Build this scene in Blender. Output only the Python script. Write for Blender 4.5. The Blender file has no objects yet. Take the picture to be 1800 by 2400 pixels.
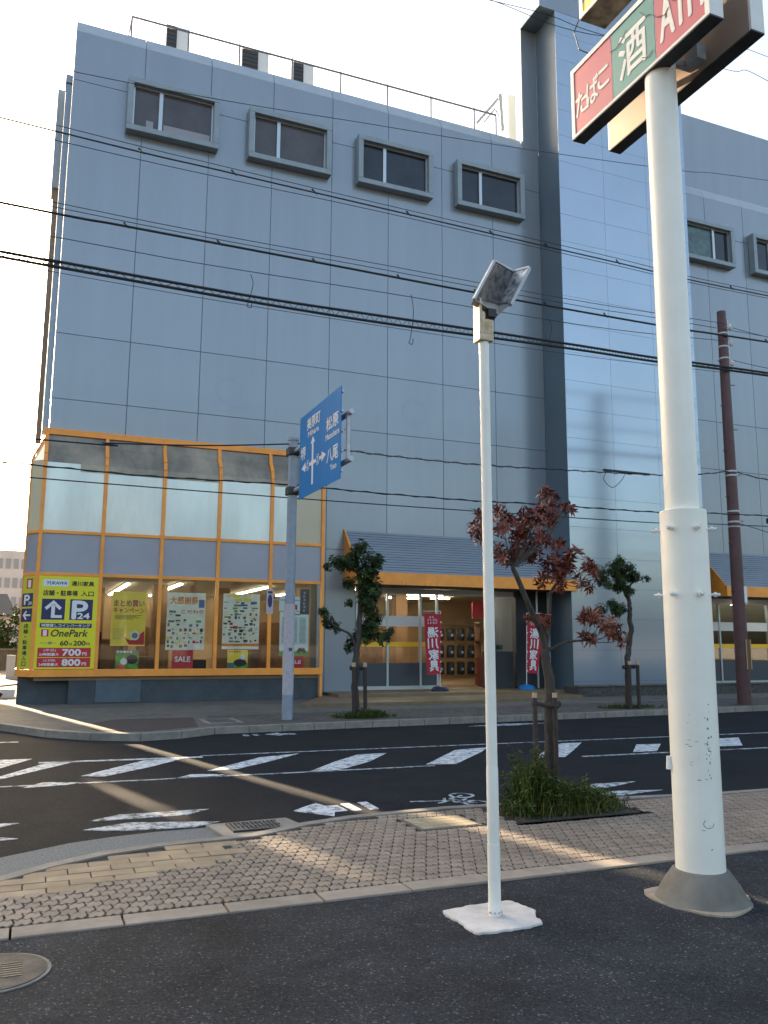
import bpy, bmesh, math, random
from mathutils import Vector, Matrix
random.seed(7)
R = math.radians
scene = bpy.context.scene
COL = scene.collection

# ------------------------------------------------------------------ camera
CAM = Vector((0, 0, 1.6))
F_PX = 1960.0
YAW, PIT, ROLL = R(22.55), R(8.913), R(0.312)
FW = Vector((math.sin(YAW) * math.cos(PIT), math.cos(YAW) * math.cos(PIT), math.sin(PIT)))
RT0 = Vector((math.cos(YAW), -math.sin(YAW), 0))
UP0 = RT0.cross(FW)
RT = RT0 * math.cos(ROLL) + UP0 * math.sin(ROLL)
UP = UP0 * math.cos(ROLL) - RT0 * math.sin(ROLL)
cam_data = bpy.data.cameras.new('camera')
cam_data.sensor_fit = 'VERTICAL'
cam_data.sensor_height = 24.0
cam_data.lens = F_PX / 2400.0 * 24.0
cam_data.clip_start = 0.05
cam_data.clip_end = 4000
cam = bpy.data.objects.new('camera', cam_data)
COL.objects.link(cam)
M4 = Matrix.Identity(4)
for i in range(3):
    M4[i][0] = RT[i]; M4[i][1] = UP[i]; M4[i][2] = -FW[i]; M4[i][3] = CAM[i]
cam.matrix_world = M4
scene.camera = cam

def ray(px, py):
    return FW + RT * ((px - 900) / F_PX) + UP * (-(py - 1200) / F_PX)
def at(px, py, Y):
    d = ray(px, py); return CAM + d * (Y / d.y)
def gnd(px, py, z=0.0):
    d = ray(px, py); return CAM + d * ((z - 1.6) / d.z)

# ------------------------------------------------------------------ world, sun, exposure
SUN_EL = R(13.5)
SUN_TO = Vector((-0.24, 1.0, 0)).normalized()          # horizontal direction towards the sun
world = bpy.data.worlds.new('World')
scene.world = world
world.use_nodes = True
wn = world.node_tree
for n in list(wn.nodes): wn.nodes.remove(n)
w_out = wn.nodes.new('ShaderNodeOutputWorld')
w_bg = wn.nodes.new('ShaderNodeBackground')
w_sky = wn.nodes.new('ShaderNodeTexSky')
w_sky.sky_type = 'NISHITA'
w_sky.sun_disc = False
w_sky.sun_elevation = SUN_EL
w_sky.sun_rotation = math.atan2(SUN_TO.x, SUN_TO.y)
w_sky.air_density = 1.0
w_sky.dust_density = 6.0
w_sky.ozone_density = 0.5
w_bg.inputs['Strength'].default_value = 0.09
wn.links.new(w_sky.outputs[0], w_bg.inputs['Color'])
wn.links.new(w_bg.outputs[0], w_out.inputs['Surface'])

sun_data = bpy.data.lights.new('sun', 'SUN')
sun_data.energy = 4.2
sun_data.angle = R(0.5)
sun_data.color = (1.0, 0.78, 0.52)
sun = bpy.data.objects.new('sun', sun_data)
COL.objects.link(sun)
travel = Vector((-SUN_TO.x * math.cos(SUN_EL), -SUN_TO.y * math.cos(SUN_EL), -math.sin(SUN_EL)))
sun.rotation_euler = travel.to_track_quat('-Z', 'Y').to_euler()
sun.location = (-10, 60, 40)

scene.view_settings.view_transform = 'Standard'
scene.view_settings.look = 'None'
scene.view_settings.exposure = 2.84
scene.view_settings.gamma = 1.0
scene.render.engine = 'CYCLES'
scene.cycles.use_denoising = True
scene.cycles.max_bounces = 8
scene.cycles.transparent_max_bounces = 12
scene.cycles.sample_clamp_indirect = 6.0

# ------------------------------------------------------------------ materials
def lin(c):
    return tuple(((v / 255.0) / 12.92 if v / 255.0 <= 0.04045 else ((v / 255.0 + 0.055) / 1.055) ** 2.4) for v in c) + (1.0,)
def rgb(r, g, b): return (r, g, b, 1.0)

def mat(name, color, rough=0.6, metal=0.0, spec=0.5, noise=0.0, nscale=8.0, bump=0.0, bscale=60.0,
        island=0.0, stretch=(1, 1, 1), coat=0.0, detail=6.0, color2=None, dirt=0.0):
    m = bpy.data.materials.new(name)
    m.use_nodes = True
    nt = m.node_tree; N = nt.nodes; L = nt.links
    b = N['Principled BSDF']
    b.inputs['Roughness'].default_value = rough
    b.inputs['Metallic'].default_value = metal
    b.inputs['Specular IOR Level'].default_value = spec
    if coat:
        b.inputs['Coat Weight'].default_value = coat
        b.inputs['Coat Roughness'].default_value = 0.12
    geo = N.new('ShaderNodeNewGeometry')
    mp = N.new('ShaderNodeMapping'); mp.inputs['Scale'].default_value = stretch
    L.new(geo.outputs['Position'], mp.inputs['Vector'])
    cur = None
    if noise > 0:
        t = N.new('ShaderNodeTexNoise'); t.inputs['Scale'].default_value = nscale; t.inputs['Detail'].default_value = detail
        t.inputs['Roughness'].default_value = 0.6
        L.new(mp.outputs[0], t.inputs['Vector'])
        r = N.new('ShaderNodeValToRGB')
        c = color
        c2 = color2 or tuple(max(0, v * (1 - noise)) for v in c[:3]) + (1,)
        c1 = c if color2 else tuple(min(1, v * (1 + noise)) for v in c[:3]) + (1,)
        r.color_ramp.elements[0].position = 0.32; r.color_ramp.elements[1].position = 0.68
        r.color_ramp.elements[0].color = c2; r.color_ramp.elements[1].color = c1
        L.new(t.outputs['Fac'], r.inputs[0])
        cur = r.outputs[0]
    if dirt > 0:
        t2 = N.new('ShaderNodeTexNoise'); t2.inputs['Scale'].default_value = 1.1; t2.inputs['Detail'].default_value = 8
        L.new(mp.outputs[0], t2.inputs['Vector'])
        r2 = N.new('ShaderNodeMapRange'); r2.inputs['From Min'].default_value = 0.35; r2.inputs['From Max'].default_value = 0.7
        r2.inputs['To Min'].default_value = 1.0 - dirt; r2.inputs['To Max'].default_value = 1.0 + dirt * 0.4
        L.new(t2.outputs['Fac'], r2.inputs['Value'])
        mx = N.new('ShaderNodeMix'); mx.data_type = 'RGBA'; mx.blend_type = 'MULTIPLY'; mx.inputs['Factor'].default_value = 1.0
        if cur: L.new(cur, mx.inputs['A'])
        else: mx.inputs['A'].default_value = color
        L.new(r2.outputs[0], mx.inputs['B'])
        cur = mx.outputs['Result']
    if island > 0:
        r3 = N.new('ShaderNodeMapRange'); r3.inputs['To Min'].default_value = 1 - island; r3.inputs['To Max'].default_value = 1 + island
        L.new(geo.outputs['Random Per Island'], r3.inputs['Value'])
        mx = N.new('ShaderNodeMix'); mx.data_type = 'RGBA'; mx.blend_type = 'MULTIPLY'; mx.inputs['Factor'].default_value = 1.0
        if cur: L.new(cur, mx.inputs['A'])
        else: mx.inputs['A'].default_value = color
        L.new(r3.outputs[0], mx.inputs['B'])
        cur = mx.outputs['Result']
    if cur: L.new(cur, b.inputs['Base Color'])
    else: b.inputs['Base Color'].default_value = color
    if bump > 0:
        t3 = N.new('ShaderNodeTexNoise'); t3.inputs['Scale'].default_value = bscale; t3.inputs['Detail'].default_value = 4
        L.new(mp.outputs[0], t3.inputs['Vector'])
        bp = N.new('ShaderNodeBump'); bp.inputs['Strength'].default_value = bump; bp.inputs['Distance'].default_value = 0.01
        L.new(t3.outputs['Fac'], bp.inputs['Height'])
        L.new(bp.outputs[0], b.inputs['Normal'])
    return m

def emit(name, color, strength):
    m = bpy.data.materials.new(name); m.use_nodes = True
    b = m.node_tree.nodes['Principled BSDF']
    b.inputs['Base Color'].default_value = (0.8, 0.8, 0.8, 1)
    b.inputs['Emission Color'].default_value = color
    b.inputs['Emission Strength'].default_value = strength
    return m

def glass(name, tint=(0.96, 0.975, 0.965, 1), refl=1.0):
    m = bpy.data.materials.new(name); m.use_nodes = True
    nt = m.node_tree; N = nt.nodes; L = nt.links
    N.remove(N['Principled BSDF'])
    out = N['Material Output']
    tr = N.new('ShaderNodeBsdfTransparent'); tr.inputs[0].default_value = tint
    gl = N.new('ShaderNodeBsdfGlossy'); gl.inputs['Roughness'].default_value = 0.02
    fr = N.new('ShaderNodeFresnel'); fr.inputs[0].default_value = 1.5
    mu = N.new('ShaderNodeMath'); mu.operation = 'MULTIPLY'; mu.inputs[1].default_value = 0.65 * refl; mu.use_clamp = True
    mx = N.new('ShaderNodeMixShader')
    L.new(fr.outputs[0], mu.inputs[0]); L.new(mu.outputs[0], mx.inputs[0])
    L.new(tr.outputs[0], mx.inputs[1]); L.new(gl.outputs[0], mx.inputs[2])
    L.new(mx.outputs[0], out.inputs['Surface'])
    return m

def asphalt(name, base, speck, patch=0.25, grain=150.0):
    m = bpy.data.materials.new(name); m.use_nodes = True
    nt = m.node_tree; N = nt.nodes; L = nt.links
    b = N['Principled BSDF']; b.inputs['Roughness'].default_value = 0.9; b.inputs['Specular IOR Level'].default_value = 0.12
    geo = N.new('ShaderNodeNewGeometry')
    v = N.new('ShaderNodeTexVoronoi'); v.inputs['Scale'].default_value = grain
    L.new(geo.outputs['Position'], v.inputs['Vector'])
    sep = N.new('ShaderNodeSeparateColor'); L.new(v.outputs['Color'], sep.inputs[0])
    r = N.new('ShaderNodeValToRGB')
    e = r.color_ramp.elements
    e[0].position = 0.0; e[0].color = tuple(x * 0.55 for x in base[:3]) + (1,)
    e[1].position = 0.85; e[1].color = tuple(x * 1.25 for x in base[:3]) + (1,)
    a = r.color_ramp.elements.new(0.955); a.color = tuple(x * 1.6 for x in base[:3]) + (1,)
    a = r.color_ramp.elements.new(0.994); a.color = speck
    L.new(sep.outputs[0], r.inputs[0])
    t = N.new('ShaderNodeTexNoise'); t.inputs['Scale'].default_value = 1.5; t.inputs['Detail'].default_value = 10; t.inputs['Roughness'].default_value = 0.65
    L.new(geo.outputs['Position'], t.inputs['Vector'])
    mr = N.new('ShaderNodeMapRange'); mr.inputs['From Min'].default_value = 0.3; mr.inputs['From Max'].default_value = 0.7
    mr.inputs['To Min'].default_value = 1 - patch; mr.inputs['To Max'].default_value = 1 + patch
    L.new(t.outputs['Fac'], mr.inputs['Value'])
    mx = N.new('ShaderNodeMix'); mx.data_type = 'RGBA'; mx.blend_type = 'MULTIPLY'; mx.inputs['Factor'].default_value = 1
    L.new(r.outputs[0], mx.inputs['A']); L.new(mr.outputs[0], mx.inputs['B'])
    L.new(mx.outputs['Result'], b.inputs['Base Color'])
    bp = N.new('ShaderNodeBump'); bp.inputs['Strength'].default_value = 0.6; bp.inputs['Distance'].default_value = 0.006
    L.new(v.outputs['Distance'], bp.inputs['Height']); L.new(bp.outputs[0], b.inputs['Normal'])
    return m

def worn_paint(name, color, under, wear=0.5):
    m = bpy.data.materials.new(name); m.use_nodes = True
    nt = m.node_tree; N = nt.nodes; L = nt.links
    b = N['Principled BSDF']; b.inputs['Roughness'].default_value = 0.7
    geo = N.new('ShaderNodeNewGeometry')
    t = N.new('ShaderNodeTexNoise'); t.inputs['Scale'].default_value = 9; t.inputs['Detail'].default_value = 10; t.inputs['Roughness'].default_value = 0.75
    L.new(geo.outputs['Position'], t.inputs['Vector'])
    r = N.new('ShaderNodeValToRGB'); e = r.color_ramp.elements
    e[0].position = wear - 0.08; e[0].color = under
    e[1].position = wear + 0.04; e[1].color = color
    L.new(t.outputs['Fac'], r.inputs[0]); L.new(r.outputs[0], b.inputs['Base Color'])
    return m

m_panel = mat('blue_grey_panel', rgb(0.243, 0.285, 0.328), rough=0.24, metal=0.2, spec=0.6, noise=0.028, nscale=2.0, stretch=(1, 1, 0.07), island=0.022, coat=0.15, dirt=0.05)
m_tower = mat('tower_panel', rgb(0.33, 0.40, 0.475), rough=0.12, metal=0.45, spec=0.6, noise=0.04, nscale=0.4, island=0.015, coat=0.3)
m_towerside = mat('tower_side_dark', rgb(0.105, 0.145, 0.18), rough=0.35, noise=0.06, nscale=0.5)  # blue-grey, darker than the tower front panels
m_groove = mat('panel_joint', rgb(0.085, 0.105, 0.13), rough=0.8)
m_coping = mat('coping', rgb(0.36, 0.41, 0.46), rough=0.4, noise=0.06, nscale=2)
m_frame = mat('window_surround', rgb(0.235, 0.29, 0.33), rough=0.45, noise=0.08, nscale=3)
m_alu = mat('aluminium', rgb(0.42, 0.45, 0.47), rough=0.35, metal=0.6)
m_darkglass = mat('dark_glass', rgb(0.022, 0.028, 0.038), rough=0.05, spec=0.35, noise=0.3, nscale=1.2)
m_blindglass = mat('blind_behind_glass', rgb(0.078, 0.074, 0.082), rough=0.07, spec=0.35, noise=0.18, nscale=1.5)
m_greenglass = mat('green_curtain_glass', rgb(0.04, 0.09, 0.085), rough=0.06, spec=0.6, noise=0.6, nscale=5)
m_orange = mat('orange_paint', rgb(0.95, 0.335, 0.045), rough=0.45, noise=0.08, nscale=3, dirt=0.12)
m_spandrel = mat('spandrel_panel', rgb(0.30, 0.31, 0.36), rough=0.3, noise=0.05, nscale=1)
m_frost = mat('frosted_upper_glass', rgb(0.52, 0.57, 0.555), rough=0.27, metal=0.3, spec=0.7, noise=0.16, nscale=1.1, stretch=(1, 1, 0.25), coat=0.4)
m_plinth = mat('dark_plinth', rgb(0.045, 0.058, 0.07), rough=0.6, noise=0.2, nscale=3)
m_plinth2 = mat('plinth_panel', rgb(0.075, 0.105, 0.13), rough=0.5, noise=0.15, nscale=3)
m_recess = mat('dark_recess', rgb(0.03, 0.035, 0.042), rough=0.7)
m_canopyroof = mat('canopy_cladding', rgb(0.25, 0.28, 0.315), rough=0.42, noise=0.08, nscale=2, stretch=(0.4, 1, 1))
m_glass = glass('clear_glass')
m_ghost = mat('letter_ghost', rgb(0.228, 0.275, 0.329), rough=0.25, metal=0.2, spec=0.6, noise=0.03, nscale=2)
m_conc_r = mat('ring_concrete', rgb(0.17, 0.16, 0.14), rough=.9, noise=.25, nscale=12)
m_crack = mat('crack', rgb(0.010, 0.010, 0.011), rough=1)
m_lap = mat('lap_joint_strip', rgb(0.12, 0.14, 0.17), rough=0.7)  # dark grey strip along each canopy lap joint
m_bayglass = mat('brown_upper_glass', rgb(0.22, 0.18, 0.125), rough=0.16, spec=0.7, noise=0.55, nscale=0.9, stretch=(1, 1, 0.6))
m_intwall = mat('interior_wall', rgb(0.27, 0.18, 0.09), rough=0.8, noise=0.2, nscale=0.8)
m_intceil = mat('interior_ceiling', rgb(0.40, 0.33, 0.22), rough=0.9)
m_intfloor = mat('interior_floor', rgb(0.22, 0.15, 0.09), rough=0.5, noise=0.2, nscale=2)
m_tube2 = emit('entrance_tube', (1.0, 0.90, 0.68, 1), 9.0)
m_tube = emit('fluorescent_tube', (1.0, 0.90, 0.68, 1), 3.6)
m_lot = asphalt('lot_asphalt', rgb(0.030, 0.0325, 0.0368), rgb(0.13, 0.13, 0.135), 0.42, 115.0)
m_road = asphalt('road_asphalt', rgb(0.0158, 0.0178, 0.0215), rgb(0.06, 0.06, 0.06), 0.25, 150.0)
m_paint = worn_paint('road_paint', rgb(0.62, 0.64, 0.66), rgb(0.04, 0.042, 0.045), 0.475)
m_paint2 = worn_paint('worn_road_paint', rgb(0.45, 0.50, 0.53), rgb(0.035, 0.037, 0.04), 0.50)
m_paver = mat('paver', rgb(0.245, 0.196, 0.152), rough=0.85, noise=0.14, nscale=4, island=0.11, bump=0.3, bscale=150, dirt=0.2)
m_paver_y = mat('paver_yellow', rgb(0.285, 0.215, 0.135), rough=0.85, noise=0.2, nscale=4, island=0.15, bump=0.3, bscale=150)
m_joint = mat('paver_joint', rgb(0.024, 0.021, 0.018), rough=1.0, noise=0.3, nscale=20)
m_conc = mat('concrete', rgb(0.24, 0.215, 0.185), rough=0.85, noise=0.18, nscale=6, bump=0.25, bscale=90, dirt=0.2)
m_conc_d = mat('dark_concrete', rgb(0.125, 0.113, 0.095), rough=0.9, noise=0.2, nscale=5, bump=0.3, bscale=70, dirt=0.25)
m_pad = mat('white_mortar', rgb(0.60, 0.56, 0.52), rough=0.85, noise=0.14, nscale=9, bump=0.3, bscale=60, dirt=0.2)
m_gutter = mat('gutter_aggregate', rgb(0.13, 0.145, 0.15), rough=0.9, noise=0.5, nscale=70, bump=0.5, bscale=120)
m_iron = mat('cast_iron', rgb(0.10, 0.10, 0.10), rough=0.55, metal=0.5, noise=0.2, nscale=20)
m_steelgrey = mat('manhole_steel', rgb(0.085, 0.083, 0.078), rough=0.75, spec=0.25, noise=0.45, nscale=9, bump=0.3, bscale=90, dirt=0.35)
m_pole = mat('cream_pole_paint', rgb(0.86, 0.82, 0.73), rough=0.38, noise=0.03, nscale=5, dirt=0.05)
m_pole2 = mat('white_pole_paint', rgb(0.86, 0.82, 0.74), rough=0.4, noise=0.04, nscale=7, dirt=0.08)
m_bracket = mat('stained_bracket', rgb(0.66, 0.60, 0.46), rough=0.5, noise=0.25, nscale=14, color2=rgb(0.42, 0.28, 0.12))
m_scuff = mat('scuff', rgb(0.10, 0.10, 0.10), rough=0.8)
m_bluesteel = mat('blue_grey_pole', rgb(0.24, 0.28, 0.34), rough=0.45, noise=0.1, nscale=6)
m_paleband = mat('pale_pole_sleeve', rgb(0.42, 0.39, 0.42), rough=0.7, noise=0.12, nscale=14)
m_galv = mat('galvanised', rgb(0.42, 0.43, 0.45), rough=0.45, metal=0.3, noise=0.15, nscale=12)
m_signblue = mat('sign_blue', rgb(0.008, 0.17, 0.46), rough=0.6, spec=0.2, noise=0.05, nscale=2)
m_white = mat('white_print', rgb(0.72, 0.72, 0.72), rough=0.55)
m_black = mat('black_print', rgb(0.02, 0.02, 0.022), rough=0.6)
m_navy = mat('navy_print', rgb(0.02, 0.018, 0.09), rough=0.5)
m_yellow = mat('sign_yellow', rgb(0.74, 0.66, 0.015), rough=0.5)
m_posteryellow = mat('poster_yellow', rgb(0.88, 0.64, 0.07), rough=0.6, noise=0.05, nscale=3)
m_red = mat('sign_red', rgb(0.50, 0.018, 0.028), rough=0.5)
m_flagred = mat('flag_red', rgb(0.40, 0.008, 0.03), rough=0.7)
m_pink = mat('lightbox_red', rgb(0.50, 0.075, 0.095), rough=0.3)
m_teal = mat('lightbox_green', rgb(0.055, 0.24, 0.20), rough=0.3)
m_boxwhite = mat('lightbox_frame', rgb(0.74, 0.72, 0.68), rough=0.4, noise=0.04, nscale=6)
m_boxdark = mat('lightbox_underside', rgb(0.045, 0.045, 0.045), rough=0.6, noise=0.3, nscale=6)
m_boxdirty = mat('dirty_underside', rgb(0.11, 0.095, 0.075), rough=0.7, noise=0.6, nscale=9)
m_peach = mat('lightbox_back', rgb(0.34, 0.25, 0.20), rough=0.5)
m_brownpole = mat('brown_pole_paint', rgb(0.075, 0.030, 0.032), rough=0.5, noise=0.2, nscale=4)
m_wire = mat('black_cable', rgb(0.012, 0.013, 0.016), rough=0.6)
m_wire2 = mat('grey_wire', rgb(0.03, 0.035, 0.045), rough=0.5)
m_bark = mat('dark_bark', rgb(0.055, 0.045, 0.038), rough=0.95, noise=0.4, nscale=18, bump=0.8, bscale=40, stretch=(1, 1, 0.3))
m_redleaf = mat('red_brown_leaf', rgb(0.15, 0.034, 0.018), rough=0.42, spec=0.4, island=0.45)
m_drylear = mat('dry_leaf', rgb(0.20, 0.065, 0.035), rough=0.55, island=0.4)
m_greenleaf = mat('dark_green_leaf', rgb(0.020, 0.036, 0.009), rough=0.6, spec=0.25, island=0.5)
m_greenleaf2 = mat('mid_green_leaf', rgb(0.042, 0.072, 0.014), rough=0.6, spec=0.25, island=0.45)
m_weed = mat('weed_green', rgb(0.062, 0.082, 0.016), rough=0.7, spec=0.2, island=0.45)
m_soil = mat('soil', rgb(0.045, 0.038, 0.028), rough=1.0, noise=0.4, nscale=15, bump=0.6, bscale=50)
m_stake = mat('brown_stake', rgb(0.045, 0.030, 0.026), rough=0.85, noise=0.3, nscale=15)
m_staketip = mat('cut_wood', rgb(0.45, 0.34, 0.22), rough=0.9)
m_tile = mat('porch_tile', rgb(0.17, 0.115, 0.06), rough=0.6, noise=0.15, nscale=5)
m_darkpave = mat('dark_red_paving', rgb(0.06, 0.040, 0.035), rough=0.85, noise=0.2, nscale=5)
m_stone = mat('planter_stone', rgb(0.06, 0.06, 0.055), rough=0.85, noise=0.5, nscale=14, bump=0.8, bscale=12)
m_ground = mat('pale_ground', rgb(0.26, 0.22, 0.17), rough=0.95, noise=0.2, nscale=0.6)
m_bluebase = mat('blue_plastic', rgb(0.012, 0.16, 0.42), rough=0.35)
m_navybase = mat('navy_plastic', rgb(0.012, 0.022, 0.06), rough=0.35)
m_reflector = mat('dirty_reflector', rgb(0.16, 0.15, 0.145), rough=0.38, metal=0.35, noise=0.7, nscale=22, bump=0.2, bscale=60)
m_reflector2 = mat('crackled_reflector', rgb(0.42, 0.42, 0.44), rough=0.3, metal=0.4, noise=0.75, nscale=34, bump=0.5, bscale=70)
m_farwall = mat('far_wall', rgb(0.55, 0.48, 0.43), rough=0.9, noise=0.1, nscale=0.4)
m_farroof = mat('far_roof', rgb(0.06, 0.055, 0.05), rough=0.8)
m_acmesh = mat('louvre_dark', rgb(0.035, 0.036, 0.036), rough=0.6)
m_acwhite = mat('unit_casing', rgb(0.66, 0.66, 0.64), rough=0.5)
m_rail = mat('rail_steel', rgb(0.20, 0.20, 0.23), rough=0.5, metal=0.3)
m_kick = mat('door_kick_panel', rgb(0.04, 0.05, 0.065), rough=0.4)
m_whiteband = mat('white_band', rgb(0.62, 0.62, 0.60), rough=0.5)
m_yellowband = mat('yellow_band', rgb(0.80, 0.47, 0.02), rough=0.5)
m_softgreen = mat('poster_green', rgb(0.10, 0.34, 0.05), rough=0.6, noise=0.4, nscale=8)
m_cream = mat('poster_cream', rgb(0.80, 0.76, 0.62), rough=0.6, noise=0.12, nscale=5)
m_paleblue = mat('poster_pale', rgb(0.66, 0.76, 0.76), rough=0.6)
m_sun_blocker = mat('sun_blocker_wall', rgb(0.33, 0.30, 0.27), rough=0.85, noise=0.1, nscale=0.6)
m_wood = mat('wood_brown', rgb(0.16, 0.075, 0.03), rough=0.5, noise=0.3, nscale=5)

# ------------------------------------------------------------------ mesh helpers
class MB:
    """collects shapes and links them as ONE mesh object"""
    def __init__(self):
        self.v = []; self.f = []; self.mi = []
    def add(self, verts, faces, mi=0):
        o = len(self.v)
        self.v += [tuple(v) for v in verts]
        for f in faces:
            self.f.append(tuple(i + o for i in f)); self.mi.append(mi)
        return self
    def box(self, x0, x1, y0, y1, z0, z1, mi=0):
        v = [(x0, y0, z0), (x1, y0, z0), (x1, y1, z0), (x0, y1, z0), (x0, y0, z1), (x1, y0, z1), (x1, y1, z1), (x0, y1, z1)]
        f = [(0, 3, 2, 1), (4, 5, 6, 7), (0, 1, 5, 4), (1, 2, 6, 5), (2, 3, 7, 6), (3, 0, 4, 7)]
        return self.add(v, f, mi)
    def quad(self, a, b, c, d, mi=0):
        return self.add([a, b, c, d], [(0, 1, 2, 3)], mi)
    def poly(self, pts, mi=0):
        return self.add(pts, [tuple(range(len(pts)))], mi)
    def slab(self, pts2, z0, z1, mi=0):
        """extruded plan outline (counter-clockwise)"""
        n = len(pts2)
        area = sum(pts2[i][0] * pts2[(i + 1) % n][1] - pts2[(i + 1) % n][0] * pts2[i][1] for i in range(n))
        if area < 0: pts2 = list(reversed(pts2))
        v = [(p[0], p[1], z0) for p in pts2] + [(p[0], p[1], z1) for p in pts2]
        f = [tuple(range(n - 1, -1, -1)), tuple(range(n, 2 * n))] + [(i, (i + 1) % n, (i + 1) % n + n, i + n) for i in range(n)]
        return self.add(v, f, mi)
    def bar(self, a, b, w, h=None, upv=(0, 0, 1), mi=0):
        """rectangular bar from a to b, w wide and h deep"""
        h = w if h is None else h
        a = Vector(a); b = Vector(b); d = (b - a).normalized()
        u = d.cross(Vector(upv))
        if u.length < 1e-4: u = d.cross(Vector((0, 1, 0)))
        u.normalize(); k = u.cross(d).normalized()
        v = []
        for p in (a, b):
            for su, sk in ((-1, -1), (1, -1), (1, 1), (-1, 1)):
                v.append(p + u * (su * w / 2) + k * (sk * h / 2))
        return self.add(v, [(3, 2, 1, 0), (4, 5, 6, 7), (0, 1, 5, 4), (1, 2, 6, 5), (2, 3, 7, 6), (3, 0, 4, 7)], mi)
    def tube(self, path, rad, n=10, cap=True, mi=0):
        P = [Vector(p) for p in path]
        rs = rad if isinstance(rad, (list, tuple)) else [rad] * len(P)
        verts = []
        ref = None
        for i, p in enumerate(P):
            d = (P[min(i + 1, len(P) - 1)] - P[max(i - 1, 0)]).normalized()
            if ref is None:
                ref = Vector((1, 0, 0)) if abs(d.x) < 0.8 else Vector((0, 1, 0))
            u = (ref - d * ref.dot(d)).normalized(); ref = u
            k = d.cross(u)
            for j in range(n):
                a = 2 * math.pi * j / n
                verts.append(p + (u * math.cos(a) + k * math.sin(a)) * rs[i])
        faces = []
        for i in range(len(P) - 1):
            for j in range(n):
                faces.append((i * n + j, i * n + (j + 1) % n, (i + 1) * n + (j + 1) % n, (i + 1) * n + j))
        if cap:
            faces.append(tuple(range(n - 1, -1, -1)))
            faces.append(tuple(range((len(P) - 1) * n, len(P) * n)))
        return self.add(verts, faces, mi)
    def build(self, name, mats, parent=None, smooth=False, bevel=0.0, segs=2):
        me = bpy.data.meshes.new(name)
        me.from_pydata([tuple(v) for v in self.v], [], self.f)
        if not isinstance(mats, (list, tuple)): mats = [mats]
        for m in mats: me.materials.append(m)
        for p, i in zip(me.polygons, self.mi): p.material_index = i
        if smooth:
            for p in me.polygons: p.use_smooth = True
        o = bpy.data.objects.new(name, me)
        COL.objects.link(o)
        if parent is not None:
            o.parent = parent
            o.matrix_parent_inverse = parent.matrix_world.inverted() if parent.type != 'EMPTY' else Matrix.Translation(-parent.location)
        if smooth:
            try:
                me.set_sharp_from_angle(angle=R(40))
            except Exception:
                pass
        if bevel > 0:
            b = o.modifiers.new('bevel', 'BEVEL'); b.width = bevel; b.segments = segs; b.limit_method = 'ANGLE'
        return o

def tag(o, label=None, cat=None, group=None, kind=None):
    if label: o['label'] = label
    if cat: o['category'] = cat
    if group: o['group'] = group
    if kind: o['kind'] = kind
    return o
def thing(name, label, cat, loc=(0, 0, 0), group=None):
    o = bpy.data.objects.new(name, None); COL.objects.link(o)
    o.location = loc; o.empty_display_size = 0.2
    return tag(o, label, cat, group)
def struct(name, mb, m, **k):
    return tag(mb.build(name, m, **k), kind='structure')

X3, Y3, Z3 = Vector((1, 0, 0)), Vector((0, 1, 0)), Vector((0, 0, 1))
_tx = {}
def text_mesh(body):
    if body in _tx: return _tx[body]
    c = bpy.data.curves.new('lettering', 'FONT'); c.body = body; c.resolution_u = 3
    o = bpy.data.objects.new('lettering', c); COL.objects.link(o)
    dg = bpy.context.evaluated_depsgraph_get()
    me = bpy.data.meshes.new_from_object(o.evaluated_get(dg))
    vs = [tuple(v.co) for v in me.vertices]; fs = [tuple(p.vertices) for p in me.polygons]
    bpy.data.objects.remove(o); bpy.data.curves.remove(c); bpy.data.meshes.remove(me)
    _tx[body] = (vs, fs)
    return vs, fs
def put_text(mb, body, O, U, V, u0, v0, w, h, off=0.004, mi=0, warp=None, shear=0.0, bold=0.0):
    """text stretched into the box (u0,v0)-(u0+w,v0+h) of the plane O,U,V; off metres in front of it"""
    vs, fs = text_mesh(body)
    if not vs: return
    x0 = min(v[0] for v in vs); x1 = max(v[0] for v in vs); y0 = min(v[1] for v in vs); y1 = max(v[1] for v in vs)
    N = Vector(U).cross(Vector(V)).normalized()
    sets = [(0, 0)] if bold == 0 else [(-bold, 0), (bold, 0), (0, bold), (0, -bold)]
    for k, (du, dv) in enumerate(sets):
        P = []
        for v in vs:
            b = (v[1] - y0) / max(1e-6, y1 - y0)
            u = u0 + (v[0] - x0) / max(1e-6, x1 - x0) * w + shear * b * h + du
            t = v0 + b * h + dv
            if warp: P.append(warp(u, t, off + k * 0.0004))
            else: P.append(Vector(O) + Vector(U) * u + Vector(V) * t + N * (off + k * 0.0004))
        mb.add(P, fs, mi)
def put_rect(mb, O, U, V, u0, v0, w, h, off=0.002, mi=0, warp=None):
    N = Vector(U).cross(Vector(V)).normalized()
    q = [(u0, v0), (u0 + w, v0), (u0 + w, v0 + h), (u0, v0 + h)]
    if warp: mb.poly([warp(a, b, off) for a, b in q], mi)
    else: mb.poly([Vector(O) + Vector(U) * a + Vector(V) * b + N * off for a, b in q], mi)
def put_poly(mb, O, U, V, pts, off=0.002, mi=0):
    N = Vector(U).cross(Vector(V)).normalized()
    mb.poly([Vector(O) + Vector(U) * a + Vector(V) * b + N * off for a, b in pts], mi)
def put_disc(mb, O, U, V, cu, cv, r, off=0.003, mi=0, n=24, ry=None):
    ry = ry or r
    put_poly(mb, O, U, V, [(cu + r * math.cos(2 * math.pi * i / n), cv + ry * math.sin(2 * math.pi * i / n)) for i in range(n)], off, mi)

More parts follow.
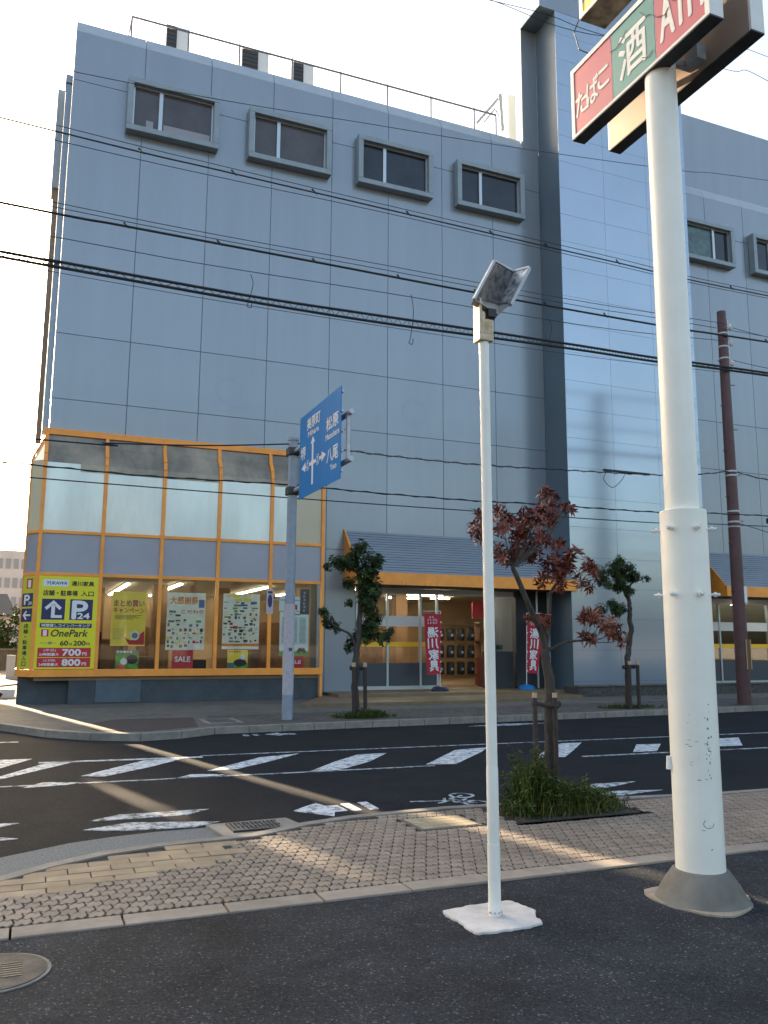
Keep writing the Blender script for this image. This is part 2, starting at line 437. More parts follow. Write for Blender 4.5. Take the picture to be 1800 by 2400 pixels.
# ------------------------------------------------------------------ ground, road, pavements
ROAD_Z = -0.12
FK = [(-9, 22.2), (-2.2, 20.6), (-0.46, 18.3), (0.34, 16.75), (1.06, 15.95), (1.87, 15.55), (2.6, 15.75), (3.3, 16.25), (6, 16.45), (17, 17.05), (60, 19.2)]
NK = [(-9, 4.6), (-2.0, 5.75), (-0.9, 6.15), (-0.1, 6.56), (0.2, 6.8), (0.58, 7.02), (0.98, 7.14), (1.35, 7.18), (1.8, 7.22), (2.33, 7.48), (2.82, 7.62), (3.84, 7.70), (4.6, 7.62), (5.79, 7.52), (6.98, 7.36), (9, 7.3), (60, 7.3)]
struct('ground', MB().poly([(-600, -600, -0.2), (600, -600, -0.2), (600, 900, -0.2), (-600, 900, -0.2)]), m_ground)
struct('road', MB().poly([(-60, -40, ROAD_Z), (80, -40, ROAD_Z), (80, 60, ROAD_Z), (-60, 60, ROAD_Z)]), m_road)
# sunny yard behind the left corner of the store
struct('side_yard', MB().slab([(-26, 24.2), (0.0, 24.2), (0.0, 90), (-26, 90)], -0.19, -0.02), m_ground)
# parking lot
struct('parking_lot', MB().slab([(-30, -30), (60, -30), (60, 5.24), (-30, 5.24)], -0.19, 0.0), m_lot)
ck_ = MB()
for (x, y, dx, dy, n) in ((.9, 4.2, .10, .02, 26), (3.0, 3.2, .09, -.03, 22), (-.3, 3.6, .05, .06, 14)):
    for k in range(n):
        x2, y2 = x + dx + random.uniform(-.03, .03), y + dy + random.uniform(-.035, .035)
        w = random.uniform(.0015, .004)
        ck_.poly([(x, y - w, .0035), (x2, y2 - w, .0035), (x2, y2 + w, .0035), (x, y + w, .0035)])
        x, y = x2, y2
struct('asphalt_crack', ck_, m_crack)
# edging kerb between lot and pavement: separate concrete blocks
e = MB()
x = -3.0
while x < 14:
    e.box(x, x + 0.588, 5.245, 5.43, -0.15, 0.012 + random.uniform(-0.003, 0.004))
    x += 0.6
struct('edging_kerb', e, mat('edging_concrete', rgb(0.30, 0.25, 0.20), rough=0.9, noise=0.15, nscale=7, bump=0.3, bscale=80, dirt=0.2, island=0.08), bevel=0.006)
# near pavement slab (joint colour) + blocks on it
near_out = [(-9, 5.435)] + [(60, 5.435)] + [p for p in reversed(NK)]
struct('pavement_bed', MB().slab(near_out, -0.18, 0.0), m_joint)
def nk_y(x):
    for (a, b), (c, d) in zip(NK, NK[1:]):
        if a <= x <= c: return b + (d - b) * (x - a) / (c - a)
    return 7.3
BED = [(4.20, 6.80), (5.52, 6.80), (5.52, 7.5), (4.20, 7.5)]
PLATE = (3.20, 3.80, 6.82, 7.30)
def paver_field(xa, xb, ya, w, h, skip, g=0.0095, amp=0.0155):
    mb = MB()
    def wav(t): return amp * (1 if (t % 2) < 1 else -1)
    ny = int(2.6 / h)
    for r in range(ny):
        y0 = ya + r * h
        off = (w / 2) if r % 2 else 0
        n = int((xb - xa) / w)
        for c in range(n):
            x0 = xa + c * w + off
            cx, cy = x0 + w / 2, y0 + h / 2
            if cy > nk_y(cx) - 0.14 - h * 0.2: continue
            if skip(cx, cy): continue
            j = random.uniform(-0.0025, 0.0025)
            a = g / 2
            # unipave outline: zig-zag long sides
            pts = [(x0 + a, y0 + a + amp), (x0 + w * 0.25, y0 + a - amp), (x0 + w * 0.5, y0 + a + amp), (x0 + w * 0.75, y0 + a - amp), (x0 + w - a, y0 + a + amp),
                   (x0 + w - a + amp * 0.8, cy), (x0 + w - a, y0 + h - a + amp), (x0 + w * 0.75, y0 + h - a - amp), (x0 + w * 0.5, y0 + h - a + amp), (x0 + w * 0.25, y0 + h - a - amp), (x0 + a, y0 + h - a + amp), (x0 + a + amp * 0.8, cy)]
            z = 0.010 + j
            k = 0.0035
            inner = [(px + (cx - px) * k / w * 2, py + (cy - py) * k / h * 2, z) for px, py in pts]
            outer = [(px, py, z - 0.006) for px, py in pts]
            m = len(pts)
            mb.add(inner + outer, [tuple(range(m))] + [(i, i + m, (i + 1) % m + m, (i + 1) % m) for i in range(m)])
    return mb
def in_yellow(x, y): return x < 1.62 and y > 6.02 + max(0, (x - 0.2)) * 0.36 and x > -3
def skip_a(x, y):
    return (in_yellow(x, y) and in_yellow(x + .09, y - .07)) or (BED[0][0] - .06 < x < BED[1][0] + .06 and y > BED[0][1] - .06) or (PLATE[0] - .04 < x < PLATE[1] + .04 and PLATE[2] - .04 < y < PLATE[3] + .04)
struct('pavement', paver_field(-3, 16, 5.45, 0.100, 0.104, skip_a), m_paver)
ym = MB()
for r in range(10):
    y0 = 6.03 + r * 0.145
    for c in range(17):
        x0 = -3 + c * 0.29 + (0.145 if r % 2 else 0)
        cx, cy = x0 + .14, y0 + .07
        if cy > nk_y(cx) - 0.16 or not in_yellow(cx, cy): continue
        z = 0.011 + random.uniform(-.003, .003)
        ym.box(x0 + .004, x0 + .286, y0 + .004, y0 + .141, -0.01, z)
struct('yellow_paving', ym, m_paver_y, bevel=0.004)
# kerb line along the road edge
def offset(P, d):
    out = []
    for i, p in enumerate(P):
        a = Vector(P[max(i - 1, 0)]); b = Vector(P[min(i + 1, len(P) - 1)])
        t = (b - a).normalized(); out.append((p[0] - t.y * d, p[1] + t.x * d))
    return out
def ribbon(P, Q, z0, z1):
    mb = MB(); n = len(P)
    for i in range(n - 1):
        a, b, c, d = P[i], P[i + 1], Q[i + 1], Q[i]
        mb.slab([a, b, c, d], z0, z1)
    return mb
struct('kerb', ribbon(offset(NK, -0.10), offset(NK, 0.01), -0.19, 0.014), m_conc)
# gutter apron on the left curve
gp = [(-9, 4.62), (-2.0, 5.78), (-0.9, 6.18), (-0.1, 6.59), (0.2, 6.83), (0.58, 7.05), (0.98, 7.17), (1.35, 7.21), (1.62, 7.24)]
go = [(-9, 5.6), (-2.0, 6.66), (-0.9, 7.03), (-0.12, 7.42), (0.15, 7.58), (0.4, 7.73), (0.75, 7.84), (1.1, 7.9), (1.56, 7.91)]
struct('gutter', ribbon(gp, go, -0.19, -0.055), m_gutter)
# planting bed of the red tree
struct('planting_bed', MB().slab(BED, -0.1, 0.009), m_soil)

# far pavement
far = [p for p in FK] + [(60, 24.0), (-9, 24.0)]
def far_y(x):
    for (a, b), (c, d) in zip(FK, FK[1:]):
        if a <= x <= c: return b + (d - b) * (x - a) / (c - a)
    return 19
struct('far_pavement', MB().slab(far, -0.19, 0.0), m_conc_d)
kb = MB()
fo, fi = offset(FK, -0.012), offset(FK, 0.14)
for i in range(len(FK) - 1):
    a, b, c, d = [Vector(q) for q in (fo[i], fo[i + 1], fi[i + 1], fi[i])]
    L = (b - a).length; n = max(1, int(L / 0.6))
    if i == 0: n = 1
    for k in range(n):
        t0, t1 = k / n + 0.008 / max(L, .1), (k + 1) / n - 0.008 / max(L, .1)
        kb.slab([tuple(a.lerp(b, t0)), tuple(a.lerp(b, t1)), tuple(d.lerp(c, t1)), tuple(d.lerp(c, t0))], -0.19, 0.012)
struct('far_kerb', kb, m_conc, bevel=0.008)
# small dark paving patch at the corner, brick strip along the kerb
struct('corner_paving', MB().slab([(1.0, 17.6), (1.2, 16.4), (2.0, 16.05), (3.05, 16.6), (3.3, 18.6), (1.7, 18.6)], -0.01, 0.006), m_darkpave)
bs = MB()
x = 3.6
while x < 26:
    for r in range(12):
        yy = far_y(x) + 0.2 + r * 0.2
        if yy > 19.7: break
        xx = x + (0.1 if r % 2 else 0)
        if 6.1 < xx < 7.4 and r < 5: continue
        if 13.3 < xx < 15.0 and r < 5: continue
        bs.box(xx + .006, xx + .194, yy + .006, yy + .194, -0.01, 0.006 + random.uniform(0, .004))
    x += 0.2
struct('far_paving_blocks', bs, mat('far_paver', rgb(0.085, 0.075, 0.065), rough=0.85, island=0.2, noise=0.2, nscale=3))
# tiled porch in front of the entrance
pz = 0.17
struct('porch', MB().slab([(6.3, 20.6), (11.2, 20.5), (15.4, 21.4), (16.0, 22.7), (16.0, 26), (8.0, 26), (7.85, 23.6)], -0.1, 0.08), m_tile)
struct('porch_step', MB().slab([(8.05, 22.6), (15.9, 22.6), (15.9, 25.9), (8.05, 25.9)], 0.0, pz), m_tile)

# road markings: painted sheets 4 mm thick on the road
def paint(name, polys, m, label=None):
    mb = MB()
    for P in polys: mb.slab(P, ROAD_Z - 0.002, ROAD_Z + 0.004)
    return struct(name, mb, m)
paint('road_marking', [[(2.60, 8.68), (2.96, 9.02), (3.00, 8.82), (3.14, 8.80), (3.14, 8.50), (2.99, 8.48), (2.92, 8.28)],
                       [(3.19, 8.87), (3.29, 8.87), (3.29, 8.47), (3.19, 8.45)], [(3.39, 8.88), (3.50, 8.88), (3.48, 8.46), (3.38, 8.45)]], m_paint)
paint('road_marking', [[(0.60, 8.89), (0.92, 9.12), (1.82, 9.10), (1.55, 8.87)]], m_paint2)
paint('road_marking', [[(0.55, 8.52), (0.98, 8.70), (1.80, 8.44), (1.52, 8.28), (0.83, 8.36)]], m_paint2)
paint('road_marking', [[(-1.2, 9.1), (-0.5, 9.15), (0.0, 9.05), (-0.2, 8.9), (-0.9, 8.88)], [(-1.2, 8.4), (-0.2, 8.5), (0.0, 8.36), (-0.9, 8.25)]], m_paint2)
paint('road_marking', [[(-1.6, 12.0), (-0.29, 12.95), (0.12, 13.8), (-0.5, 13.82), (-1.6, 13.0)], [(-0.9, 11.6), (-0.27, 12.15), (0.35, 13.35), (0.75, 13.36), (-0.2, 12.0), (-0.9, 11.2)]], m_paint)
paint('road_marking', [[(0.70, 11.85), (1.63, 13.05), (2.24, 13.12), (1.66, 12.4), (0.98, 11.72)], [(0.2, 13.40), (2.5, 13.20), (2.5, 13.08), (0.2, 13.28)]], m_paint)
paint('road_marking', [[(0.0, 11.15), (0.25, 11.5), (0.66, 11.32), (0.5, 11.2)], [(1.78, 11.2), (2.05, 11.5), (2.46, 11.34), (2.3, 11.18)]], m_paint)
paint('road_marking', [[(2.30, 11.72), (3.30, 12.80), (3.98, 13.02), (3.3, 12.3), (2.72, 11.76)]], m_paint)
paint('road_marking', [[(3.55, 11.15), (4.24, 12.0), (4.8, 12.58), (5.30, 12.6), (4.71, 11.83), (3.95, 11.13)]], m_paint)
paint('road_marking', [[(5.35, 11.25), (6.49, 12.55), (7.18, 12.70), (6.78, 12.2), (6.07, 11.46), (5.79, 11.15)]], m_paint)
paint('road_marking', [[(7.20, 11.28), (7.93, 12.09), (8.67, 12.74), (9.1, 12.74), (8.37, 11.93), (7.72, 11.24)]], m_paint)
paint('road_marking', [[(9.1, 11.35), (9.82, 12.15), (10.29, 12.08), (9.57, 11.33)]], m_paint)
paint('road_marking', [[(11.0, 11.46), (11.7, 12.4), (12.4, 12.4), (11.5, 11.42)]], m_paint)
paint('road_marking', [[(0.65, 11.30), (5.4, 11.12), (5.4, 11.06), (0.65, 11.24)], [(8.0, 11.22), (14.0, 10.95), (14.0, 10.88), (8.0, 11.14)], [(-0.4, 11.36), (0.3, 11.33), (0.3, 11.27), (-0.4, 11.30)]], m_paint2)
paint('road_marking', [[(2.5, 13.32), (14.0, 12.90), (14.0, 12.84), (2.5, 13.26)]], m_paint2)
paint('road_marking', [[(4.18, 15.9), (4.48, 16.12), (4.50, 15.98), (4.76, 15.9), (4.76, 15.72), (4.5, 15.74), (4.4, 15.6)],
                       [(3.96, 15.98), (4.06, 15.98), (4.06, 15.74), (3.96, 15.74)], [(3.76, 15.99), (3.86, 15.99), (3.86, 15.75), (3.76, 15.75)]], m_paint2)
paint('road_marking', [[(-1.5, 16.4), (-0.1, 16.2), (-0.1, 16.08), (-1.5, 16.26)]], m_paint2)
paint('road_marking', [[(8.6, 16.0), (9.6, 16.25), (10.6, 16.1), (9.6, 15.85)]], m_paint2)
paint('road_marking', [[(6.05, 8.76), (6.59, 8.98), (7.2, 8.95), (6.6, 8.70)]], m_paint2)
paint('road_marking', [[(5.95, 8.36), (6.49, 8.47), (7.1, 8.33), (6.4, 8.2)]], m_paint2)
# painted bicycle on the road
bk = MB()
def ring(cx, cy, r, w):
    n = 22
    for i in range(n):
        a, b = 2 * math.pi * i / n, 2 * math.pi * (i + 1) / n
        bk.slab([(cx + r * math.cos(a), cy + r * math.sin(a)), (cx + r * math.cos(b), cy + r * math.sin(b)), (cx + (r - w) * math.cos(b), cy + (r - w) * math.sin(b)), (cx + (r - w) * math.cos(a), cy + (r - w) * math.sin(a))], ROAD_Z - .002, ROAD_Z + .004)
def seg(a, b, w=0.035):
    a = Vector(a); b = Vector(b); t = (b - a).normalized(); n = Vector((-t.y, t.x)) * w / 2
    bk.slab([tuple(a - n), tuple(b - n), tuple(b + n), tuple(a + n)], ROAD_Z - .002, ROAD_Z + .004)
ring(4.66, 8.86, 0.15, 0.035); ring(4.60, 8.40, 0.15, 0.035)
for a, b in (((4.66, 8.86), (4.44, 8.72)), ((4.44, 8.72), (4.60, 8.40)), ((4.44, 8.72), (4.40, 8.50)), ((4.40, 8.50), (4.60, 8.40)), ((4.40, 8.50), (4.62, 8.66)), ((4.40, 8.78), (4.34, 8.66)), ((3.95, 8.72), (4.38, 8.62)), ((4.38, 8.62), (4.20, 8.52))): seg(a, b)
struct('road_marking', bk, m_paint2)

# ------------------------------------------------------------------ store building
store = thing('store_building', 'blue-grey panelled store with orange framed corner windows, orange edged canopies and a tall tower', 'building', (8, 24, 0))
PX = [0.06 + 2.0 * k + (0 if k else 0) for k in range(9)]
PX[8] = 16.03
G2 = 0.009
Y0 = 24.0
core = MB()
core.box(0.09, 16.03, 24.02, 60, 3.5, 19.36)                # upper storeys of the left block
core.box(0.09, 0.28, 24.7, 60, -0.15, 3.5)                  # left wall, ground floor
core.box(7.80, 9.02, 24.02, 24.6, -0.1, 3.5)                # pier between bay and entrance
core.box(14.72, 16.03, 24.3, 26, -0.1, 3.5)                 # dark wall right of the entrance
core.box(0.28, 21.7, 37.0, 37.3, -0.1, 3.5)                 # back wall, ground floor
core.box(21.7, 46, 24.02, 60, 3.5, 19.36)                   # right block
core.build('wall_core', m_groove, store)
wl = MB()
def panel(x0, x1, z0, z1, y=Y0, g=G2, th=0.018):
    wl.box(x0 + g, x1 - g, y, y + th, z0 + g, z1 - g)
def panel_col(x0, x1, zs):
    for a, b in zip(zs, zs[1:]): panel(x0, x1, a, b)
for i in range(8):
    x0, x1 = PX[i], PX[i + 1]
    top = [8.21, 10.09, 17.84, 19.42]
    if i < 4: panel_col(x0, x1, [6.2] + top)
    else: panel_col(x0, x1, [4.42 if i > 4 else 4.42] + top)
panel(8.06, 9.04, -0.1, 4.42); panel(7.80, 8.06, -0.1, 6.2)
panel(9.04, 16.03, 3.45, 4.42)
wl.box(0.06, 0.088, 24.02, 60, 7.2, 19.42)                  # left return wall
wl.build('wall', m_panel, store)
wl = MB()
BXs = [21.72, 23.82, 25.83, 27.84, 29.85, 31.86, 33.87, 35.88, 46]
for a, b in zip(BXs, BXs[1:]): panel_col(a, b, [4.42, 8.21, 10.09, 17.84, 19.42])
wl.build('wall', m_panel, store)
# faint round ghosts of removed letters on the panels
for px, py in ((543, 917), (971, 966)):
    c = at(px, py, 23.998); g_ = MB(); n = 32
    for i in range(n):
        a, b = 2 * math.pi * i / n, 2 * math.pi * (i + 1) / n
        g_.quad(*[(c.x + r * math.cos(q), 23.9975, c.z + r * math.sin(q)) for r, q in ((.36, a), (.36, b), (.46, b), (.46, a))])
    g_.build('letter_ghost', m_ghost, store)
# coping: sloped face on top of the parapet
cp = MB()
def coping(x0, x1):
    cp.add([(x0, 23.998, 19.425), (x1, 23.998, 19.425), (x1, 24.20, 19.86), (x0, 24.20, 19.86), (x0, 24.5, 19.9), (x1, 24.5, 19.9), (x1, 24.5, 19.3), (x0, 24.5, 19.3), (x0, 24.03, 19.3), (x1, 24.03, 19.3)],
           [(0, 1, 2, 3), (3, 2, 5, 4), (4, 5, 6, 7), (8, 9, 1, 0), (0, 3, 4, 7, 8), (1, 9, 6, 5, 2)])
for i in range(8): coping(PX[i] + (0.0 if i == 0 else 0.008), PX[i + 1] - 0.008 - (0.65 if i == 7 else 0))
cp.box(0.06, 0.4, 24.5, 60, 19.3, 19.88)
cp.build('parapet_coping', m_coping, store)
cp = MB()
for a, b in zip(BXs, BXs[1:]): coping(a + .008, b - .008)
cp.build('parapet_coping', m_coping, store)
# tall strip beside the tower + tower with overhanging head
tw = MB()
TX0, TX1, TY = 16.03, 21.70, 22.74
tw.box(TX0 + .03, TX1 - .03, TY + .02, 25.0, -0.1, 24.3)
tw.build('tower_core', m_groove, store)
tp = MB()
zs = [0.42 + 1.0 * k for k in range(24)] + [24.3]
zs = [-0.1] + zs
xs = [TX0, 17.92, 19.83, TX1]
for a, b in zip(xs, xs[1:]):
    for c, d in zip(zs, zs[1:]):
        tp.box(a + (0.004 if a > TX0 else 0), b - (0.004 if b < TX1 else 0), TY, TY + .018, c + .004, d - .004)
tp.build('tower', m_tower, store)
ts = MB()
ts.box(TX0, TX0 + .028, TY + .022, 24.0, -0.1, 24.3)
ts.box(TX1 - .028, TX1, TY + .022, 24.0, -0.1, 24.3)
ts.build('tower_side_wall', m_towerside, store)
MB().box(15.38, TX0 - 0.003, 24.0, 24.12, 19.425, 24.296).build('wall_strip', m_panel, store)
MB().box(15.38, TX1, TY - 0.004, TY + .15, 24.304, 29.5).build('tower_head', m_panel, store)
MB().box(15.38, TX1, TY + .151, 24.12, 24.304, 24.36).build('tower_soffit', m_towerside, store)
pent = MB(); pent.box(21.705, 46, 25.4, 58, 19.3, 24.1); pent.build('penthouse_wall', m_panel, store)
# left side fittings
MB().box(-0.12, 0.055, 24.35, 24.75, 7.3, 18.0).box(-0.14, 0.055, 24.3, 24.8, 17.9, 18.15).build('downpipe_casing', m_panel, store)
MB().box(-0.34, -0.13, 25.2, 26.0, 15.0, 18.2).build('duct', m_coping, store)
MB().box(-0.28, -0.13, 25.3, 25.9, 7.3, 15.0).build('duct', mat('brown_duct', rgb(0.26, 0.19, 0.14), rough=0.6), store)

# windows
def window(x0, x1, z0, z1, kind, flip=False):
    y0, y1 = 23.70, 23.985
    w = 0.17
    f = MB()
    f.box(x0, x1, y0, y1, z0, z0 + w); f.box(x0, x1, y0, y1, z1 - w, z1)
    f.box(x0, x0 + w, y0, y1, z0 + w, z1 - w); f.box(x1 - w, x1, y0, y1, z0 + w, z1 - w)
    fo = f.build('window', m_frame, store, bevel=0.012)
    gx0, gx1, gz0, gz1 = x0 + w, x1 - w, z0 + w, z1 - w
    s = 0.05
    sash = MB()
    sash.box(gx0, gx1, 23.86, 23.93, gz0, gz0 + s); sash.box(gx0, gx1, 23.86, 23.93, gz1 - s, gz1)
    sash.box(gx0, gx0 + s, 23.86, 23.93, gz0 + s, gz1 - s); sash.box(gx1 - s, gx1, 23.86, 23.93, gz0 + s, gz1 - s)
    mx = gx0 + (gx1 - gx0) * (0.34 if not flip else 0.66)
    sash.box(mx - .055, mx + .055, 23.845, 23.93, gz0 + s, gz1 - s)
    sash.build('sash', m_alu, fo)
    mats = {'blind': (m_blindglass, m_blindglass), 'dark': (m_darkglass, m_darkglass), 'green': (m_greenglass, m_darkglass)}[kind]
    for (a, b), mm in zip(((gx0 + s, mx - .055), (mx + .055, gx1 - s)), mats):
        MB().box(a, b, 23.905, 23.92, gz0 + s, gz1 - s).build('pane', mm, fo)
    return fo
w1 = window(1.58, 4.30, 16.5, 18.2, 'blind')
MB().box(2.15, 2.36, 23.89, 23.904, 16.75, 17.0).box(2.66, 4.05, 23.89, 23.904, 16.75, 16.98).build('window_boxes', mat('pale_boxes', rgb(0.26, 0.26, 0.28), rough=0.5), w1)
window(5.23, 7.95, 16.5, 18.2, 'blind')
window(8.88, 11.60, 16.5, 18.2, 'dark')
window(12.53, 15.22, 16.5, 18.2, 'dark')
window(22.32, 25.03, 16.5, 18.2, 'green', True)
window(26.05, 28.76, 16.5, 18.2, 'dark')
window(29.7, 32.4, 16.5, 18.2, 'dark')

# orange-framed corner bay
bay = MB()
YB = 23.40
BX = [0.03, 1.58, 3.13, 4.68, 6.20, 7.76]
B1 = 0.035
def bay_prof(x):      # profile of a front bar: vertical, bent, back to the wall
    return [(x, YB, 0.70), (x, YB, 6.30), (x, YB + .05, 6.52), (x, YB + .30, 6.85), (x, 23.76, 7.13)]
for x in BX:
    P = bay_prof(x)
    for a, b in zip(P, P[1:]): bay.bar(a, b, 0.095, 0.09, upv=(0, -1, 0.2))
Pc = [(-0.30, 24.0, 0.70), (-0.30, 24.0, 6.40), (-0.26, 24.02, 6.56), (0.03, 24.02, 7.16)]
for a, b in zip(Pc, Pc[1:]): bay.bar(a, b, 0.06, 0.06, upv=(-1, 0, 0.2))
for z, h in ((3.335, 0.085), (4.445, 0.085)):
    bay.box(0.03, 7.76, YB - .02, YB + .05, z - h / 2, z + h / 2)
    bay.bar((0.03, YB, z), (-0.30, 24.0, z), 0.06, h)
bay.box(-0.0, 7.80, YB - .06, YB + .07, 0.70, 0.885)
bay.bar((0.03, YB - .01, 0.79), (-0.31, 24.0, 0.79), 0.12, 0.18)
bay.bar((-0.31, 24.0, 0.79), (-0.31, 26.5, 0.79), 0.1, 0.18)
bay.box(-0.06, 7.86, 23.74, 23.996, 7.13, 7.30)
bay.box(7.725, 7.80, YB - .03, YB + .07, -0.08, 0.70)          # right foot post
bay.box(-0.35, -0.27, 26.4, 26.5, 0.7, 6.5)
bay_o = bay.build('bay_window', m_orange, store, bevel=0.006)
fr = MB(); sp = MB(); sg = MB(); dk = MB(); bg = MB(); yg = MB()
for a, b in zip(BX, BX[1:]):
    a2, b2 = a + .04, b - .04
    P, Q = bay_prof(a2), bay_prof(b2)
    zb_ = 6.12 + random.uniform(-.05, .05)
    if a > 6: fr.box(a2, 6.86, YB + .02, YB + .035, 4.485, zb_); bg.box(6.86, b2, YB + .02, YB + .035, 4.485, zb_)
    else: fr.box(a2, b2, YB + .02, YB + .035, 4.485, zb_)
    if a < 1:      # first bay: the blind reaches the top on its left half
        fr.box(a2, a2 + .84, YB + .02, YB + .035, zb_, 6.30); dk.box(a2 + .84, b2, YB + .02, YB + .035, zb_, 6.30)
    else: dk.box(a2, b2, YB + .02, YB + .035, zb_, 6.30)
    for k in range(1, 4):
        dk.quad(tuple(Vector(P[k]) + Vector((0, .03, 0))), tuple(Vector(Q[k]) + Vector((0, .03, 0))), tuple(Vector(Q[k + 1]) + Vector((0, .03, 0))), tuple(Vector(P[k + 1]) + Vector((0, .03, 0))))
    sp.box(a2, b2, YB + .015, YB + .035, 3.375, 4.405)
    if a > 1: sg.box(a2, b2, YB + .025, YB + .033, 0.885, 3.295)
# chamfered corner panels
def cpt(t, z): return (0.03 + (-0.33) * t, YB + 0.6 * t, z)
yg.quad(cpt(0.05, 4.49), cpt(0.95, 4.49), cpt(0.95, 6.4), cpt(0.05, 6.35))
yg.poly([cpt(0.05, 6.35), cpt(0.95, 6.4), (0.03, 24.03, 7.15)])
sp.quad(cpt(0.05, 3.375), cpt(0.95, 3.375), cpt(0.95, 4.405), cpt(0.05, 4.405))
fr.quad((-0.30, 24.03, 4.49), (-0.30, 26.4, 4.49), (-0.30, 26.4, 6.4), (-0.30, 24.03, 6.4))
sp.quad((-0.30, 24.03, 0.88), (-0.30, 26.4, 0.88), (-0.30, 26.4, 4.405), (-0.30, 24.03, 4.405))
fr.build('upper_glass', m_frost, bay_o)
sp.build('spandrel', m_spandrel, bay_o)
bg.build('beige_upper_glass', mat('beige_blind_glass', rgb(0.40, 0.33, 0.23), rough=.12, spec=.6, coat=.3), bay_o)
yg.build('corner_upper_glass', mat('sun_glow_corner_glass', rgb(0.62, 0.56, 0.38), rough=.15, spec=.6, coat=.3), bay_o)  # cream tint paints sunlight glowing through the corner glass
dk.build('dark_upper_glass', m_bayglass, bay_o)
sg.build('shop_glass', m_glass, bay_o)
# inside of the bay: floor, blind wall behind the upper glass
MB().box(0.1, 7.70, YB + .08, 24.6, 0.6, 0.70).build('display_floor', m_intfloor, bay_o)
# plinth under the bay
pl = MB(); pl.box(0.95, 7.72, 23.52, 24.02, -0.12, 0.695); pl.box(-0.28, 0.95, 23.85, 26.4, -0.12, 0.695)
pl.build('plinth', m_plinth, store)
MB().box(1.62, 2.76, 23.495, 23.518, 0.03, 0.66).build('plinth_panel', m_plinth2, store)
MB().box(0.98, 7.70, 23.44, 23.519, -0.12, -0.055).box(0.4, 7.70, 23.2, 23.44, -0.14, -0.07).build('plinth_step', m_conc_d, store)
MB().box(0.98, 6.2, 23.425, 23.439, -0.062, -0.045).build('plinth_trim', m_alu, store)

# interior shell
itc = MB(); itc.box(0.29, 21.6, 24.62, 36.9, 3.38, 3.46); itc.box(0.1, 7.72, YB + .1, 24.62, 3.38, 3.42); itc.box(9.02, 14.7, 24.2, 24.62, 3.38, 3.46)
itc.box(22.2, 45, 24.2, 34, 3.38, 3.46)
itc.build('interior_ceiling', m_intceil, store)
itf = MB(); itf.box(0.29, 21.6, 24.62, 36.9, 0.05, 0.18); itf.box(9.02, 14.7, 24.15, 24.62, 0.05, 0.18); itf.box(22.2, 45, 24.1, 34, -0.05, 0.18)
itf.build('interior_floor', m_intfloor, store)
itw = MB(); itw.box(0.29, 0.35, 24.62, 36.9, 0.18, 3.38); itw.box(0.35, 21.6, 33.0, 33.2, 0.18, 3.38); itw.box(21.5, 21.6, 24.62, 33, 0.18, 3.38); itw.box(16.1, 21.6, 26.0, 26.1, .18, 3.38)
itw.box(22.2, 45, 31, 31.2, .18, 3.38); itw.box(8.0, 8.2, 24.62, 27.5, .18, 3.38)
itw.build('interior_wall', m_intwall, store)
m_col = mat('column_brown', rgb(0.20, 0.11, 0.05), rough=0.7)
for x, y in ((1.7, 29.5), (5.6, 28.0), (9.6, 29), (12.3, 28.4), (3.4, 26.9)): MB().box(x, x + .45, y, y + .45, .18, 3.38).build('interior_column', m_col, store)

# canopies
def canopy(x0, x1, gable_left=True):
    yf = 22.65
    zf0, zf1, zw = 3.30, 3.66, 5.02
    c = MB()
    n = 16
    for i in range(n):       # stepped lap boards
        t0, t1 = i / n, (i + 1) / n
        ya, za = yf + (24.0 - yf) * t0, zf1 + (zw - zf1) * t0
        yb, zb = yf + (24.0 - yf) * t1, zf1 + (zw - zf1) * t1
        c.add([(x0 + .03, ya - .03, za), (x1, ya - .03, za), (x1, yb, zb), (x0 + .03, yb, zb), (x0 + .03, ya + .02, za), (x1, ya + .02, za)], [(0, 1, 2, 3), (4, 5, 1, 0)])
    co = c.build('canopy', m_canopyroof, store)
    lj = MB()
    for i in range(1, n):
        t0 = i / n
        ya, za = yf + (24.0 - yf) * t0, zf1 + (zw - zf1) * t0
        lj.box(x0 + .035, x1, ya - .012, ya + .0, za - .022, za - .001)
    lj.build('lap_joint', m_lap, co)
    f = MB()
    f.box(x0, x1, yf - .03, yf + .06, zf0, zf1)
    if gable_left:
        f.add([(x0, yf + .06, zf0), (x0, 24.0, zf0 + .05), (x0, 24.0, zw + .05), (x0, yf + .0, zf1), (x0 + .05, yf + .06, zf0), (x0 + .05, 24.0, zf0 + .05), (x0 + .05, 24.0, zw + .05), (x0 + .05, yf + .0, zf1)],
              [(0, 3, 2, 1), (4, 5, 6, 7), (0, 4, 7, 3), (3, 7, 6, 2), (1, 2, 6, 5), (0, 1, 5, 4)])
    f.build('fascia', m_orange, co, bevel=0.006)
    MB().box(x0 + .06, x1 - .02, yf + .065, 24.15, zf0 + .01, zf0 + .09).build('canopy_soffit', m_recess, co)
    st = MB()
    for k in range(4 + int((x1 - x0) * 0.6)):   # rain streaks with a shape of their own on the fascia
        xx = random.uniform(x0 + .6, x1 - .3); ww = random.uniform(.008, .03); hh = random.uniform(.04, .14)
        st.poly([(xx, yf - .0325, zf0 + .005), (xx + ww, yf - .0325, zf0 + .005), (xx + ww * .8, yf - .0325, zf0 + hh), (xx + ww * .3, yf - .0325, zf0 + hh * 1.1)])
    st.build('rain_stain', mat('rain_stain', rgb(0.36, 0.15, 0.045), rough=0.7), co)
    return co
canopy(8.62, 16.20)
canopy(22.50, 40.0)

